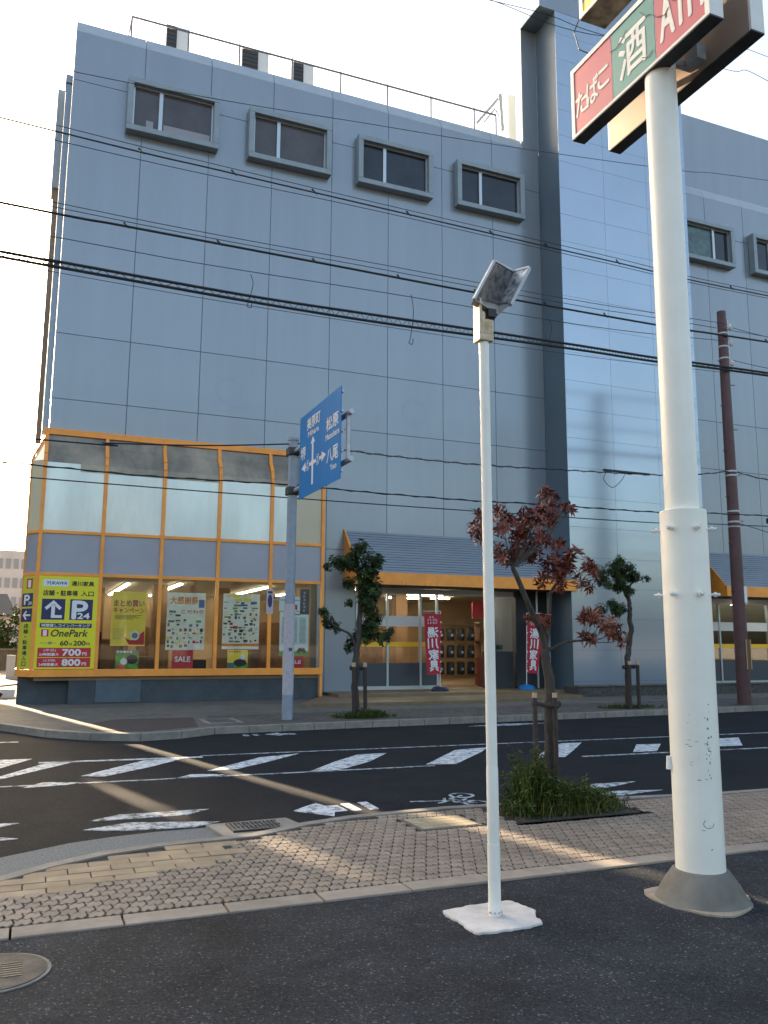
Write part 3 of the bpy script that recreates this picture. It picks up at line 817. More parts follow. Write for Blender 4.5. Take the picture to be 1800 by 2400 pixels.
# entrance: glazed doors and dark wall
def entrance(x0, xs, x1, y, panels, name='entrance'):
    fr = MB()
    fr.box(x0, x1, y - .03, y + .06, 3.12, 3.30)
    for x in xs: fr.box(x - .035, x + .035, y - .04, y + .06, 0.19, 3.12)
    eo = fr.build(name, m_alu, store, bevel=0.004)
    g = MB(); k = MB(); wb = MB(); yb = MB(); sill = MB()
    for a, b in panels:
        g.box(a, b, y, y + .01, 1.0, 3.12)
        k.box(a, b, y - .01, y + .03, .30, 1.0)
        wb.box(a, b, y - .014, y - .004, 2.12, 2.44)
        yb.box(a, b, y - .014, y - .004, 1.50, 1.64)
        sill.box(a, b, y - .03, y + .04, .19, .30)
    g.build('door_glass', m_glass, eo); k.build('kick_panel', m_kick, eo)
    wb.build('white_band', m_whiteband, eo); yb.build('yellow_band', m_yellowband, eo); sill.build('sill', m_alu, eo)
    return eo
eo = entrance(9.10, [9.12, 10.15, 11.27, 11.86], 14.68, 24.12, [(9.155, 10.115), (10.185, 11.235), (11.305, 11.825)])
MB().box(13.5, 14.62, 24.1, 24.16, 0.19, 1.35).build('dark_counter_front', m_recess, eo)
MB().box(11.9, 14.68, 24.13, 24.14, 2.12, 2.40).box(13.45, 14.6, 24.13, 24.14, 0.3, 2.12).build('entrance_glass', m_glass, eo)
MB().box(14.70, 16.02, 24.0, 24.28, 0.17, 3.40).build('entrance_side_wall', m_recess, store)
MB().tube([(15.35, 23.75, .18), (15.35, 23.75, 3.35)], .035).build('porch_pipe', m_alu, store)
MB().tube([(15.7, 23.6, .18), (15.7, 23.6, 3.35)], .05).build('porch_pipe', m_bluesteel, store)
entrance(22.3, [22.35, 23.5, 24.7, 25.9, 27.1], 40, 24.12, [(22.4, 23.46), (23.54, 24.66), (24.74, 25.86), (25.94, 27.06)])
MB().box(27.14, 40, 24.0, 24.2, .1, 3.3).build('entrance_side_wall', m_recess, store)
MB().box(TX0 - .004, TX1, TY - .012, TY, -0.12, 0.12).build('tower_skirting', m_recess, store)

# stone planter at the foot of the tower
t = thing('stone_planter', 'low dark stone planter along the foot of the store tower', 'planter', (18.5, 22, 0))
MB().box(15.6, 24.0, 21.9, 22.15, -0.1, 0.30).box(15.6, 15.85, 22.15, 22.72, -0.1, 0.30).build('planter_wall', m_stone, t, bevel=0.02)
MB().box(15.85, 23.9, 22.15, 22.70, 0.0, 0.24).build('planter_soil', m_soil, t)
cpn = MB()
for k in range(14): cpn.box(15.57 + k * .602, 15.57 + k * .602 + .59, 21.86, 22.18, 0.301, 0.345)
cpn.build('planter_cap', m_conc_d, t, bevel=0.008)

# roof fittings
t = thing('roof_railing', 'steel pipe railing with spiked posts along the store roof edge', 'railing', (8, 24.6, 19.9))
ra, rb = at(310, 39, 24.6), at(1162, 270, 24.6)
MB().tube([ra, rb], .035, 8).build('rail', m_rail, t)
for px, py in ((443, 72), (562, 103), (685, 137), (799, 175), (908, 207), (1010, 234), (1111, 259), (1162, 270)):
    tt = (px - 310) / (1162 - 310.0); p = at(px, 39 + (270 - 39) * tt, 24.6)
    pm = MB(); pm.tube([(p.x, p.y, 19.5), (p.x, p.y, p.z)], .03, 8)
    pm.tube([p, (p.x + .02, p.y - .15, p.z + .32)], .012, 6); pm.tube([p, (p.x + .02, p.y + .15, p.z + .2)], .012, 6)
    pm.build('post', m_rail, t)
MB().tube([(ra.x, ra.y, 19.5), ra], .03, 8).tube([(ra.x - .15, ra.y + .3, 19.5), ra], .02, 8).build('post', m_rail, t)
def ac(px0, px1, pyt, py_side, label):
    a = at(px0, pyt, 25.3); b = at(px1, pyt + (px1 - px0) * .26, 25.3); top = (a.z + b.z) / 2
    o = thing('air_conditioner', label, 'air conditioner', (a.x, 25.6, 19.5), 'air conditioning units on the store roof')
    MB().box(a.x, b.x + .38, 25.34, 26.3, 19.5, top).build('casing', m_acwhite, o, bevel=0.02)
    lo = MB(); lo.box(a.x + .02, b.x, 25.31, 25.338, 19.6, top - .04)
    for k in range(12):
        z = 19.6 + (top - 19.7) * k / 12; lo.box(a.x + .02, b.x, 25.295, 25.309, z, z + .015)
    lo.build('louvre', m_acmesh, o)
ac(391, 416, 53, 0, 'rooftop air conditioner behind the railing, nearest the left roof corner')
ac(568, 606, 104, 0, 'widest rooftop air conditioner, second from the left roof corner')
ac(688, 712, 139, 0, 'rooftop air conditioner farthest from the left roof corner')
t = thing('roof_brace', 'grey steel pipe brace with white rack beside the tower on the roof', 'pipe frame', (14.3, 25, 19.9))
bm = MB()
for a, b, r in (((1172, 222), (1178, 305), .07), ((1167, 232), (1118, 288), .05), ((1160, 255), (1135, 286), .03), ((1160, 258), (1170, 275), .03)):
    p, q = at(a[0], a[1], 25.2), at(b[0], b[1], 25.2)
    bm.tube([p, q], r, 8)
bm.build('brace', m_galv, t)
p = at(1190, 220, 26); q = at(1200, 220, 26)
MB().box(p.x, p.x + .35, 26, 26.4, 19.5, p.z).build('rack_post', m_acwhite, t)

# ------------------------------------------------------------------ shop: lights, shelves, posters, signs
lights = [(at(301, 1369.5, 30).x, 0)]
def zpt(px, py, z):
    d = ray(px, py); return CAM + d * ((z - 1.6) / d.z)
tube_spots = []
for (a, b) in (((301, 1370), (239, 1406)), ((419, 1370), (345, 1402)), ((627, 1377), (484, 1411)), ((720, 1382), (660, 1398))):
    p, q = zpt(a[0], a[1], 3.30), zpt(b[0], b[1], 3.30)
    tube_spots.append(((p.x + q.x) / 2, p.y, q.y))
lt_labels = ['long ceiling light over the yellow campaign poster', 'long ceiling light between the yellow and the orange-lettered poster', 'long ceiling light over the product flyer poster', 'long ceiling light behind the pale list poster']
for k, (x, ya, yb) in enumerate(tube_spots):
    ya, yb = max(24.75, min(ya, yb)), min(32.8, max(ya, yb))
    if yb - ya < 1.5: yb = ya + 2.4
    o = thing('ceiling_light', lt_labels[k], 'ceiling light', (x, ya, 3.3), 'ceiling lights inside the corner window')
    MB().box(x - .07, x + .07, ya, yb, 3.34, 3.378).build('housing', m_acwhite, o)
    MB().box(x - .05, x + .05, ya + .02, yb - .02, 3.30, 3.339).build('tube', m_tube, o)
ek = 0
for (x0, x1, y, lab) in ((9.3, 10.0, 25.6, 'ceiling light over the left entrance door, nearest the window wall'), (10.3, 11.2, 26.8, 'ceiling light over the second entrance door'), (11.9, 12.9, 25.4, 'ceiling light just above the dark stool shelf'), (12.2, 13.6, 27.2, 'ceiling light behind the cream lamp post, upper of two'), (12.4, 13.7, 29.5, 'ceiling light behind the cream lamp post, lower of two'), (13.9, 14.6, 26.2, 'ceiling light beside the red hanging sign, upper'), (9.4, 11.0, 30.0, 'ceiling light deep inside above the door white band'), (14.0, 14.8, 29.0, 'ceiling light beside the red hanging sign, lower')):
    o = thing('ceiling_light', lab, 'ceiling light', (x0, y, 3.3), 'ceiling lights inside the entrance')
    MB().box(x0, x1, y - .07, y + .07, 3.34, 3.378).build('housing', m_acwhite, o)
    MB().box(x0 + .02, x1 - .02, y - .05, y + .05, 3.29, 3.339).build('tube', m_tube2, o)
for (x0, x1, y, lab) in ((22.9, 24.4, 26.0, 'ceiling light in the right-hand entrance left of the brown pole'), (25.6, 27.0, 26.4, 'ceiling light in the right-hand entrance right of the brown pole')):
    o = thing('ceiling_light', lab, 'ceiling light', (x0, y, 3.3))
    MB().box(x0, x1, y - .07, y + .07, 3.34, 3.378).build('housing', m_acwhite, o)
    MB().box(x0 + .02, x1 - .02, y - .05, y + .05, 3.29, 3.339).build('tube', m_tube2, o)
# porch lamp on the right canopy
o = thing('porch_lamp', 'small lit lamp under the right canopy beside the brown pole', 'lamp', (25.4, 23.2, 3.2))
MB().box(25.2, 25.65, 23.0, 23.25, 3.16, 3.30).build('housing', m_acwhite, o)
MB().box(25.22, 25.63, 23.02, 23.23, 3.135, 3.158).build('diffuser', m_tube, o)

# shelf of dark stools inside the entrance
t = thing('display_shelf', 'three-tier display shelf seen through the entrance opening', 'shelf', (12.8, 26, .18))
sh = MB()
SX0, SX1, SY = 12.75, 14.45, 26.0
for z in (0.55, 1.12, 1.70, 2.3): sh.box(SX0, SX1, SY, SY + .4, z - .03, z)
for x in (SX0 - .04, SX1): sh.box(x, x + .04, SY, SY + .4, .18, 2.35)
sh.build('rack', m_wood, t)
for r in range(3):
    for c in range(4):
        x = SX0 + .08 + c * .4; z = (0.553, 1.123, 1.703)[r]
        o = thing('black_jar', 'black cylinder ware, %s in the %s row of the display shelf' % (('leftmost', 'second from left', 'third from left', 'rightmost')[c], ('bottom', 'middle', 'top')[r]), 'jar', (x + .15, SY + .2, z), 'black wares on the display shelf')
        MB().tube([(x + .15, SY + .18, z), (x + .15, SY + .18, z + .03), (x + .15, SY + .18, z + .37), (x + .15, SY + .18, z + .42)], [.12, .14, .14, .10], 16).build('body', m_black, o, smooth=True)
        MB().tube([(x + .15, SY + .03, z + .18), (x + .15, SY + .036, z + .18)], .05, 14).build('emblem', m_galv, o)
# other furniture inside
def cabinet(x, y, w, d, h, lab, m=m_wood):
    o = thing('cabinet', lab, 'cabinet', (x + w / 2, y + d / 2, .18), 'furniture inside the shop')
    MB().box(x, x + w, y, y + d, .185, .185 + h).build('body', m, o, bevel=0.01)
    MB().box(x + .03, x + w / 2 - .01, y - .02, y - .001, .26, .12 + h).box(x + w / 2 + .01, x + w - .03, y - .02, y - .001, .26, .12 + h).build('door', m, o)
cabinet(1.9, 27.6, .9, .5, 1.5, 'brown cabinet behind the yellow campaign poster')
cabinet(3.2, 28.6, 1.0, .5, 1.9, 'tall brown cabinet left of the orange-lettered poster')
cabinet(5.9, 27.0, 1.0, .5, 1.6, 'brown cabinet between flyer poster and list poster')
cabinet(7.0, 28.0, .9, .5, 2.1, 'tall brown cabinet behind the pale list poster')
cabinet(10.3, 27.5, 1.1, .5, 1.3, 'cabinet behind the left entrance doors')
cabinet(14.0, 24.8, .6, .6, .95, 'dark red counter right of the cream lamp post', mat('dark_red', rgb(0.12, 0.012, 0.012), rough=0.5))
for k, (x, y, w, h, lab) in enumerate(((2.85, 25.6, .5, 1.0, 'low dark chest beside the small green poster'), (4.35, 25.2, .45, .9, 'low chest between the SALE board and the product picture poster'), (5.95, 25.4, .5, 1.1, 'low dark chest right of the small yellow-green poster'), (1.62, 25.9, .25, 1.7, 'narrow dark stand next to the yellow parking sign'))):
    cabinet(x, y, w, .4, h, lab, m_recess if k % 2 else m_wood)
o = tag(MB().box(13.62, 14.1, 25.0, 25.04, 2.45, 3.0).build('hanging_sign', m_red), 'plain red sign hanging inside the entrance beside the lamp post', 'sign')
o = tag(MB().box(13.62, 14.35, 24.3, 24.33, 1.42, 1.56).build('counter_sign', mat('dark_green_sign', rgb(0.01, 0.06, 0.045), rough=0.5)), 'narrow dark green sign on the counter inside the entrance', 'sign')

# posters (flat sheets hung inside the glass)
YP = 23.55
def poster(name, label, x0, x1, z0, z1, base, draw, cat='poster', y=None):
    y = YP if y is None else y
    o = thing(name, label, cat, (x0, y, z0))
    MB().box(x0, x1, y, y + .006, z0, z1).build('sheet', base, o)
    mb = MB(); O = Vector((x0, y, z0)); mats = draw(mb, O, x1 - x0, z1 - z0)
    mb.build('print', mats, o)
    return o
m_mag = mat('print_magenta', rgb(0.42, 0.02, 0.10), rough=0.6)
m_org = mat('print_orange', rgb(0.70, 0.20, 0.02), rough=0.6)
m_grn = mat('print_green', rgb(0.09, 0.28, 0.05), rough=0.6)
m_blu = mat('print_blue', rgb(0.05, 0.14, 0.30), rough=0.6)
m_gry = mat('print_grey', rgb(0.20, 0.19, 0.17), rough=0.6)
m_brn = mat('print_brown', rgb(0.14, 0.07, 0.03), rough=0.6)
def scatter(mb, O, w, h, u0, v0, u1, v1, nx, ny, mis, fill=0.8, jit=0.2, off=.003):
    for i in range(nx):
        for j in range(ny):
            if random.random() > 0.93: continue
            cw, ch = (u1 - u0) / nx, (v1 - v0) / ny
            a = cw * fill * random.uniform(.35, 1.15); b = ch * fill * random.uniform(.3, 1.1)
            uu = min(max(u0, u0 + i * cw + random.uniform(-.2, .5) * (cw - a * .5)), u1 - a)
            put_rect(mb, O, X3, Z3, uu, v0 + j * ch + random.uniform(0, 1) * max(0, ch - b), a, b, off + random.uniform(0, .0012), random.choice(mis))
            if random.random() < .5: put_rect(mb, O, X3, Z3, uu, v0 + j * ch, a * random.uniform(.4, 1), b * .16, off + .0016, random.choice(mis))
def d_yellow(mb, O, w, h):
    put_text(mb, 'まとめ買い', O, X3, Z3, .06 * w, .72 * h, .88 * w, .12 * h, mi=0, bold=.004)
    put_text(mb, 'キャンペーン', O, X3, Z3, .05 * w, .60 * h, .9 * w, .10 * h, mi=1, bold=.004)
    for k in range(4): put_rect(mb, O, X3, Z3, .1 * w, (.555 - k * .022) * h, random.uniform(.5, .8) * w, .008 * h, .003, 4)
    for k in range(6): put_rect(mb, O, X3, Z3, .06 * w, (.3 - k * .035) * h, random.uniform(.25, .4) * w, .008 * h, .003, 2)
    put_poly(mb, O, X3, Z3, [(.4 * w, .15 * h), (.55 * w, .02 * h), (.98 * w, .02 * h), (.98 * w, .28 * h), (.6 * w, .1 * h)], .003, 1)
    put_disc(mb, O, X3, Z3, .7 * w, .19 * h, .14 * w, .004, 3)
    put_disc(mb, O, X3, Z3, .7 * w, .19 * h, .09 * w, .005, 2)
    return [m_mag, m_red, m_gry, m_white, m_black]
poster('campaign_poster', 'yellow sale campaign poster beside the yellow parking sign', 1.92, 2.81, 1.49, 2.94, m_posteryellow, d_yellow)
def d_green(mb, O, w, h):
    put_rect(mb, O, X3, Z3, 0, .82 * h, w, .18 * h, .002, 0)
    for k in range(5): put_rect(mb, O, X3, Z3, (.05 + k * .14) * w, .86 * h, .1 * w, .1 * h, .004, 1)
    put_disc(mb, O, X3, Z3, .72 * w, .5 * h, .26 * w, .003, 2, ry=.25 * h)
    put_disc(mb, O, X3, Z3, .36 * w, .4 * h, .15 * w, .004, 1)
    put_disc(mb, O, X3, Z3, .25 * w, .12 * h, .22 * w, .003, 3, ry=.12 * h)
    return [m_gry, m_white, m_black, m_red]
poster('small_poster', 'small green poster with dark shapes below the yellow campaign poster', 2.08, 2.67, 0.885, 1.38, m_softgreen, d_green)
def d_fair(mb, O, w, h):
    put_text(mb, '大感謝祭', O, X3, Z3, .08 * w, .80 * h, .72 * w, .13 * h, mi=0, bold=.006)
    put_text(mb, 'こだわり', O, X3, Z3, .38 * w, .635 * h, .56 * w, .06 * h, mi=1, bold=.003)
    put_rect(mb, O, X3, Z3, .82 * w, .74 * h, .15 * w, .14 * h, .002, 3)
    scatter(mb, O, w, h, .03 * w, .52 * h, .36 * w, .70 * h, 2, 3, [3, 4, 6])
    scatter(mb, O, w, h, .03 * w, .40 * h, .97 * w, .54 * h, 5, 2, [3, 5, 6, 4, 2])
    scatter(mb, O, w, h, .03 * w, .03 * h, .97 * w, .38 * h, 9, 5, [2, 5, 7, 7, 4, 1, 6, 8, 8], .75)
    put_rect(mb, O, X3, Z3, 0, 0, w, .025 * h, .005, 8)
    return [m_org, m_red, m_grn, m_blu, m_gry, m_brn, m_black, m_posteryellow, m_white]
poster('fair_poster', 'cream poster with large orange lettering and small pictures', 3.36, 4.41, 1.39, 2.95, m_cream, d_fair)
def d_flyer(mb, O, w, h):
    scatter(mb, O, w, h, .02 * w, .86 * h, .98 * w, .99 * h, 4, 2, [0, 7, 7, 8], .9)
    scatter(mb, O, w, h, .02 * w, .66 * h, .98 * w, .86 * h, 4, 4, [8, 4, 6, 3, 8, 2], .8)
    scatter(mb, O, w, h, .02 * w, .12 * h, .98 * w, .66 * h, 7, 9, [6, 4, 5, 5, 6, 8, 1, 7, 2, 5], .8)
    put_rect(mb, O, X3, Z3, 0, .05 * h, w, .05 * h, .002, 0)
    put_rect(mb, O, X3, Z3, 0, 0, w, .02 * h, .005, 8)
    return [m_org, m_red, m_grn, m_blu, m_gry, m_brn, m_black, m_posteryellow, m_white]
poster('flyer_poster', 'poster covered in a grid of small dark product pictures', 4.90, 5.95, 1.41, 2.96, m_cream, d_flyer)
def d_cow(mb, O, w, h):
    put_rect(mb, O, X3, Z3, 0, .3 * h, w, .7 * h, .001, 0)
    for k in range(5): put_rect(mb, O, X3, Z3, (.06 + k * .12) * w, .87 * h, .09 * w, .07 * h, .004, 1)
    put_disc(mb, O, X3, Z3, .62 * w, .3 * h, .32 * w, .003, 2, ry=.2 * h)
    put_disc(mb, O, X3, Z3, .75 * w, .62 * h, .13 * w, .004, 3)
    put_rect(mb, O, X3, Z3, .02 * w, .05 * h, .28 * w, .22 * h, .003, 4)
    return [m_posteryellow, m_red, m_black, m_white, m_blu]
poster('small_poster', 'small yellow-green poster with black shape below the product picture poster', 5.07, 5.65, 0.885, 1.39, m_softgreen, d_cow)
def d_list(mb, O, w, h):
    put_rect(mb, O, X3, Z3, .3 * w, .93 * h, .4 * w, .025 * h, .003, 0)
    for c in range(3):
        for k in range(22): put_rect(mb, O, X3, Z3, (.08 + c * .3) * w, (.86 - k * .027) * h, .22 * w, .010 * h, .003, 0)
    pts = [(0, 0), (w, 0), (w, .12 * h)]
    n = 20
    for i in range(n): pts.append((w * (1 - (i + 1) / n), (.10 + .03 * (i % 2)) * h))
    put_poly(mb, O, X3, Z3, pts, .003, 1)
    put_disc(mb, O, X3, Z3, .76 * w, .14 * h, .13 * w, .004, 2, ry=.045 * h)
    for a in (-.1, .1): put_disc(mb, O, X3, Z3, (.76 + a) * w, .10 * h, .05 * w, .005, 2, ry=.04 * h)
    put_disc(mb, O, X3, Z3, .78 * w, .20 * h, .05 * w, .004, 3)
    return [m_gry, m_grn, m_black, m_white]
poster('list_poster', 'pale blue list poster with green grass edge behind the road sign pole', 6.55, 7.42, 1.22, 2.48, m_paleblue, d_list)
def d_portrait(mb, O, w, h):
    put_rect(mb, O, X3, Z3, .3 * w, .1 * h, .5 * w, .35 * h, .003, 0)
    put_rect(mb, O, X3, Z3, .1 * w, .6 * h, .8 * w, .2 * h, .003, 1)
    return [m_mag, m_paleblue]
poster('upper_poster', 'white poster with pink print above the pale list poster', 6.52, 7.2, 2.5, 2.92, m_paleblue, d_portrait)
def d_sale(mb, O, w, h):
    put_text(mb, 'SALE', O, X3, Z3, .14 * w, .36 * h, .72 * w, .28 * h, mi=0, bold=.006)
    return [m_white]
poster('sale_board', 'red SALE board under the orange-lettered poster', 3.55, 4.12, 0.89, 1.385, m_red, d_sale, 'sale sign')
poster('sale_board', 'red SALE board under the pale list poster, half hidden by the road sign pole', 6.72, 7.28, 0.89, 1.215, m_red, d_sale, 'sale sign')

# yellow parking sign in the first bay
YS = 23.36
t = thing('parking_sign', 'large yellow parking price sign filling the first bay of the corner window', 'sign', (.1, YS, .9))
SX, SW, SZ, SH = 0.075, 1.465, 0.90, 2.385
MB().box(SX, SX + SW, YS, YS + .05, SZ, SZ + SH).build('board', m_yellow, t)
mb = MB(); O = Vector((SX, YS, SZ))
def fx(px): return (px - 530) / (1260 - 530) * SW * 1.0
def tz(f): return f * SH
W_, H_ = SW, SH
put_rect(mb, O, X3, Z3, .07 * W_, .885 * H_, .42 * W_, .075 * H_, .002, 1)
put_text(mb, 'YUKAWA', O, X3, Z3, .12 * W_, .905 * H_, .34 * W_, .035 * H_, .004, 6, shear=.2, bold=.004)
put_text(mb, '湯川家具', O, X3, Z3, .54 * W_, .895 * H_, .38 * W_, .052 * H_, .004, 0, bold=.004)
put_text(mb, '店舗・駐車場', O, X3, Z3, .08 * W_, .785 * H_, .57 * W_, .058 * H_, .004, 0, bold=.004)
put_text(mb, '入口', O, X3, Z3, .71 * W_, .785 * H_, .21 * W_, .056 * H_, .004, 0, bold=.004)
put_rect(mb, O, X3, Z3, .07 * W_, .525 * H_, .385 * W_, .225 * H_, .002, 2)
put_rect(mb, O, X3, Z3, .535 * W_, .525 * H_, .385 * W_, .225 * H_, .002, 2)
def sgp(pts, mi, off=.005): put_poly(mb, O, X3, Z3, [(a * W_, b * H_) for a, b in pts], off, mi)
sgp([(.23, .545), (.41, .545), (.41, .575), (.29, .575), (.29, .69), (.23, .69)], 1)
sgp([(.26, .735), (.12, .655), (.155, .63), (.26, .69)], 1); sgp([(.26, .735), (.26, .69), (.365, .63), (.40, .655)], 1)
put_text(mb, 'P', O, X3, Z3, .58 * W_, .54 * H_, .25 * W_, .19 * H_, .004, 1, bold=.018)
put_text(mb, '24', O, X3, Z3, .67 * W_, .54 * H_, .20 * W_, .06 * H_, .008, 1, bold=.008)
put_rect(mb, O, X3, Z3, .06 * W_, .44 * H_, .86 * W_, .048 * H_, .002, 2)
put_text(mb, '時間貸しコインパーキング', O, X3, Z3, .09 * W_, .447 * H_, .80 * W_, .034 * H_, .004, 1, bold=.002)
put_rect(mb, O, X3, Z3, .09 * W_, .345 * H_, .12 * W_, .075 * H_, .002, 3)
put_text(mb, '1', O, X3, Z3, .125 * W_, .355 * H_, .05 * W_, .055 * H_, .004, 1, bold=.008)
put_text(mb, 'OnePark', O, X3, Z3, .24 * W_, .345 * H_, .61 * W_, .075 * H_, .004, 0, shear=.2, bold=.005)
put_text(mb, '一般', O, X3, Z3, .14 * W_, .262 * H_, .14 * W_, .028 * H_, .004, 4, bold=.003)
put_rect(mb, O, X3, Z3, .08 * W_, .273 * H_, .05 * W_, .006 * H_, .003, 4); put_rect(mb, O, X3, Z3, .29 * W_, .273 * H_, .05 * W_, .006 * H_, .003, 4)
put_text(mb, '60', O, X3, Z3, .41 * W_, .25 * H_, .13 * W_, .05 * H_, .004, 0, bold=.006)
put_text(mb, '分', O, X3, Z3, .555 * W_, .25 * H_, .06 * W_, .03 * H_, .004, 0, bold=.002)
put_text(mb, '200', O, X3, Z3, .63 * W_, .25 * H_, .20 * W_, .05 * H_, .004, 0, bold=.006)
put_text(mb, '円', O, X3, Z3, .845 * W_, .25 * H_, .06 * W_, .03 * H_, .004, 0, bold=.002)
put_rect(mb, O, X3, Z3, .05 * W_, .125 * H_, .88 * W_, .10 * H_, .002, 5); put_rect(mb, O, X3, Z3, .05 * W_, .018 * H_, .88 * W_, .10 * H_, .002, 5)
for z, day, price in ((.125, '(平日)', '700'), (.018, '(土日祝)', '800')):
    put_text(mb, day, O, X3, Z3, .15 * W_, (z + .058) * H_, .20 * W_, .028 * H_, .004, 1, bold=.001)
    put_text(mb, '24時間最大', O, X3, Z3, .08 * W_, (z + .015) * H_, .32 * W_, .03 * H_, .004, 1, bold=.002)
    put_text(mb, price, O, X3, Z3, .46 * W_, (z + .018) * H_, .30 * W_, .066 * H_, .004, 1, bold=.010)
    put_text(mb, '円', O, X3, Z3, .79 * W_, (z + .018) * H_, .07 * W_, .032 * H_, .004, 1, bold=.003)
mb.build('lettering', [m_black, m_white, m_navy, m_red, m_gry, m_red, mat('print_teal', rgb(0.02, .16, .22), rough=.6)], t)
# narrow sign on the chamfer
t = thing('parking_arrow_sign', 'narrow yellow sign with P24 and left arrow on the chamfered window corner', 'sign', (-.14, 23.7, .9))
A, B = Vector((0.03, YB, 0)), Vector((-0.30, 24.0, 0))
Un = (A - B).normalized(); Nn = Un.cross(Z3).normalized()
O2 = B + Un * .05 + Nn * .03 + Z3 * .90
wS = (A - B).length - .10
bd = MB()
c0, c1 = O2, O2 + Un * wS
bd.add([c0, c1, c1 + Z3 * 2.385, c0 + Z3 * 2.385, c0 - Nn * .025, c1 - Nn * .025, c1 - Nn * .025 + Z3 * 2.385, c0 - Nn * .025 + Z3 * 2.385],
       [(0, 1, 2, 3), (5, 4, 7, 6), (4, 5, 1, 0), (3, 2, 6, 7), (1, 5, 6, 2), (4, 0, 3, 7)])
bd.build('board', mat('side_sign_yellow', rgb(0.55, 0.52, 0.02), rough=0.5), t)
mb = MB()
def r2(a, b, c, d, mi, off=.002): put_rect(mb, O2, Un, Z3, a * wS, b * 2.385, c * wS, d * 2.385, off, mi)
r2(.32, .86, .5, .11, 3); put_text(mb, '1', O2, Un, Z3, .45 * wS, .875 * 2.385, .22 * wS, .075 * 2.385, .004, 1, bold=.008)
r2(.02, .665, .9, .145, 2); put_text(mb, 'P', O2, Un, Z3, .2 * wS, .69 * 2.385, .45 * wS, .10 * 2.385, .004, 1, bold=.012)
put_text(mb, '24', O2, Un, Z3, .55 * wS, .685 * 2.385, .3 * wS, .035 * 2.385, .006, 1, bold=.004)
r2(.02, .50, .9, .145, 2)
put_poly(mb, O2, Un, Z3, [(.15 * wS, .572 * 2.385), (.42 * wS, .625 * 2.385), (.5 * wS, .61 * 2.385), (.3 * wS, .572 * 2.385)], .004, 1)
put_poly(mb, O2, Un, Z3, [(.15 * wS, .572 * 2.385), (.3 * wS, .572 * 2.385), (.5 * wS, .532 * 2.385), (.42 * wS, .52 * 2.385)], .004, 1)
put_rect(mb, O2, Un, Z3, .25 * wS, .562 * 2.385, .55 * wS, .02 * 2.385, .005, 1)
for k, ch in enumerate('店舗・駐車場入口'): put_text(mb, ch, O2, Un, Z3, (.32 if ch != '・' else .45) * wS, (.435 - k * .058 + (.015 if ch == '・' else 0)) * 2.385, (.36 if ch != '・' else .1) * wS, (.045 if ch != '・' else .015) * 2.385, .004, 0, bold=.003)
mb.build('lettering', [m_black, m_white, m_navy, m_red], t)

# ------------------------------------------------------------------ banners
def nobori(pos, side, label, base_m, lean, h0, bend, fold):
    t = thing('banner_flag', label, 'banner', pos, 'red shop banners by the entrance')
    x, y, z = pos
    b = MB()
    b.tube([(x, y, z), (x, y, z + .05), (x, y, z + .13), (x, y, z + .16)], [.27, .27, .20, .06], 18)
    b.build('base', base_m, t, smooth=True)
    top = (x + lean, y, z + 2.42)
    MB().tube([(x, y, z + .16), top], .014, 8).tube([top, (top[0] + side * .6, y - .02, top[2] - .02)], .009, 6).build('pole', m_white, t)
    W, Hc = 0.60, 1.80
    def warp(u, v, off):     # u 0..W from viewer's left, v 0..Hc
        s = u / W if side > 0 else 1 - u / W      # 0 at the pole
        zz = z + h0 + v
        k = (zz - z) / 2.42
        px = x + lean * k
        squeeze = 1 - fold * (1 - v / Hc)
        xx = px + side * s * W * squeeze + bend * (1 - v / Hc) ** 2 * s
        yy = y - .03 - .05 * math.sin(s * 5.0 + v * 1.7) * s - .10 * fold * s * (1 - v / Hc) * 3
        return Vector((xx, yy - off, zz - .03 * s * (1 - v / Hc)))
    mb = MB(); nu, nv = 14, 30
    V = [warp(W * i / nu, Hc * j / nv, 0) for j in range(nv + 1) for i in range(nu + 1)]
    mb.add(V, [(j * (nu + 1) + i, j * (nu + 1) + i + 1, (j + 1) * (nu + 1) + i + 1, (j + 1) * (nu + 1) + i) for j in range(nv) for i in range(nu)])
    mb.build('cloth', m_flagred, t, smooth=True)
    tx = MB()
    wt = warp if side > 0 else (lambda u, v, off: warp(W - u, v, off))      # the left flag is seen from its back: mirrored
    for k, ch in enumerate('湯川家具'):
        put_text(tx, ch, O, X3, Z3, .10, 1.10 - k * .335, .38, .30, .012, 0, warp=wt, bold=.010)
    for r in range(3):      # small print, not legible in the photograph
        for c in range(4 if r else 2):
            u0 = .12 + c * .095 + (0 if r else .08)
            for q in range(4):
                put_rect(tx, O, X3, Z3, u0 + random.uniform(0, .02), 1.68 - r * .085 + q * .016, random.uniform(.03, .07), .008, .012, 0, warp=warp)
    tx.build('lettering', m_white, t)
    lp = MB()
    for k in range(6):
        u = W if side < 0 else 0
        p = warp(u, Hc * (k + .2) / 6, 0); lp.box(p.x - .02, p.x + .02, p.y - .01, p.y + .01, p.z - .02, p.z + .02)
    lp.build('loops', m_white, t)
nobori((11.55, 23.3, .17), -1, 'red cloth banner on a navy base left of the cream lamp post', m_navybase, 0.03, .52, .10, .12)
nobori((14.62, 23.3, .17), 1, 'red cloth banner on a bright blue base behind the red-leaved tree', m_bluebase, 0.06, .52, -.06, .30)

